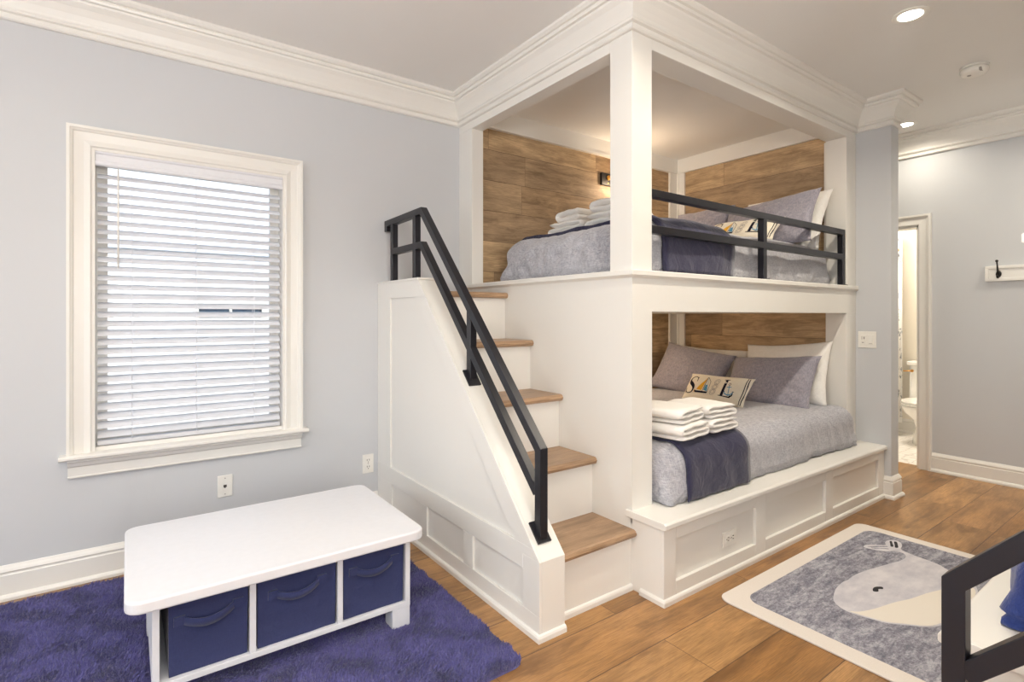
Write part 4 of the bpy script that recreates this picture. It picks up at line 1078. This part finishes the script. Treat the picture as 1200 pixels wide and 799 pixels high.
# toilet, facing the doorway (-x)
tx, ty = 6.30, 1.83
tl = thing('toilet', (tx, ty, 0), 'white ceramic toilet seen through the bathroom doorway', 'toilet')
b = B(); b.prism(rrect(.20, .41, -.215, .215, .03), 2, .36, .745); ob = obj('tank', b, mt['ceramic'], tl, world=False, bevel=.01)
b = B(); b.prism(rrect(.185, .415, -.235, .235, .03), 2, .745, .785); obj('tank_lid', b, mt['ceramic'], tl, world=False, bevel=.008)
b = B()
rings = []
for (cx_, rx, ry, z) in ((.06, .20, .125, 0), (.06, .195, .12, .06), (.06, .175, .10, .16), (.03, .19, .115, .24), (-.02, .235, .165, .31), (-.03, .255, .185, .36), (-.03, .258, .188, .385)):
    rings.append([b.bm.verts.new((cx_+rx*math.cos(k*PI/18)*(1.0 if math.cos(k*PI/18) < 0 else .95), ry*math.sin(k*PI/18), z)) for k in range(36)])
for a, c in zip(rings, rings[1:]):
    for k in range(36): b.bm.faces.new((a[k], a[(k+1) % 36], c[(k+1) % 36], c[k])).smooth = True
b.bm.faces.new(rings[0][::-1]); b.bm.faces.new(rings[-1]); obj('bowl', b, mt['ceramic'], tl, world=False)
for nm, z0, z1, k_ in (('seat', .387, .403, 1.0), ('seat_lid', .405, .425, .985)):
    b = B(); b.prism([(-.03+.262*k_*math.cos(k*PI/20), .192*k_*math.sin(k*PI/20)) for k in range(40)], 2, z0, z1); obj(nm, b, mt['ceramic'], tl, world=False, bevel=.005)
b = B(); b.cyl((.19, .18, .69), (.172, .18, .69), .014, n=16); b.tube([(.176, .18, .69), (.170, .21, .688), (.168, .25, .684)], [.007, .006, .007]); obj('flush_lever', b, mt['brass'], tl, world=False)
# shower curtain on a brass rod
CX = 6.50
t = thing('shower_curtain', (CX, 2.30, .12), 'white shower curtain with grey print hanging from a brass rod in the bathroom', 'shower curtain')
b = B(); N = 100; A = []; C = []
for i in range(N+1):
    y = 2.10+1.4*i/N; x = CX+.022*math.sin(i*1.05)
    A.append(b.bm.verts.new((x, y, .14))); C.append(b.bm.verts.new((x*.5+CX*.5, y, 2.26)))
for i in range(N): b.bm.faces.new((A[i], A[i+1], C[i+1], C[i])).smooth = True
o = obj('curtain_cloth', b, mt['curtain'], t); sm = o.modifiers.new('thickness', 'SOLIDIFY'); sm.thickness = .003
b = B(); b.cyl((CX, 2.04, 2.30), (CX, BY1, 2.30), .012, n=12); b.cyl((CX, 2.03, 2.30), (CX, 2.055, 2.30), .022, n=16); obj('curtain_rod', b, mt['brass'], t)
for k in range(8):
    y = 2.11+.19*k; b = B(); b.tube([(CX+.022*math.cos(a*PI/6), y, 2.282+.026*math.sin(a*PI/6)) for a in range(13)], .0022, 6); obj('curtain_ring', b, mt['brass'], t)
b = B(); b.lathe([(.002, -.022), (.018, -.016), (.024, 0), (.018, .016), (.002, .022)], (CX-.04, 2.135, 1.93), 16); obj('tieback_knob', b, mt['brass'], t)

# ------------------------------------------------------------------ outside the window: a neighbouring house and lawn
b = B(); b.box(-16, 16, 3.9, 24, -3.2, -3.0); struct('ground_outside', b, mt['grass'])
h = thing('neighbouring_house', (0, 8.5, -3.0), 'white-sided neighbouring house seen through the blind slats', 'house')
b = B(); wall_openings(b, 1, 8.5, 8.7, -7, 7, -3.0, 2.15, [(.80, 1.60, 1.22, 1.42)]); b.box(-7, 7, 8.7, 14, -3, -2.9); b.box(-7, 7, 13.8, 14, -3, 2.15); b.box(-7, -6.8, 8.7, 13.8, -3, 2.15); b.box(6.8, 7, 8.7, 13.8, -3, 2.15); obj('siding_wall', b, mt['siding'], h)
b = B(); b.prism([(8.44, 2.12), (8.44, 2.26), (11.25, 4.6), (14.4, 2.2), (14.4, 2.05)], 0, -7.4, 7.4); obj('roof', b, mt['roof'], h)
b = B()
for a in ((.74, .80), (1.60, 1.66), (1.18, 1.21)): b.box(a[0], a[1], 8.46, 8.54, 1.22, 1.42)
b.box(.74, 1.66, 8.46, 8.54, 1.18, 1.22); b.box(.74, 1.66, 8.46, 8.54, 1.42, 1.46)
wf = obj('house_window', b, mt['trim'], h)
b = B(); b.box(.80, 1.60, 8.54, 8.56, 1.22, 1.42); obj('window_pane', b, plain('dark_pane', lin(70,90,110), .1, .8), wf)
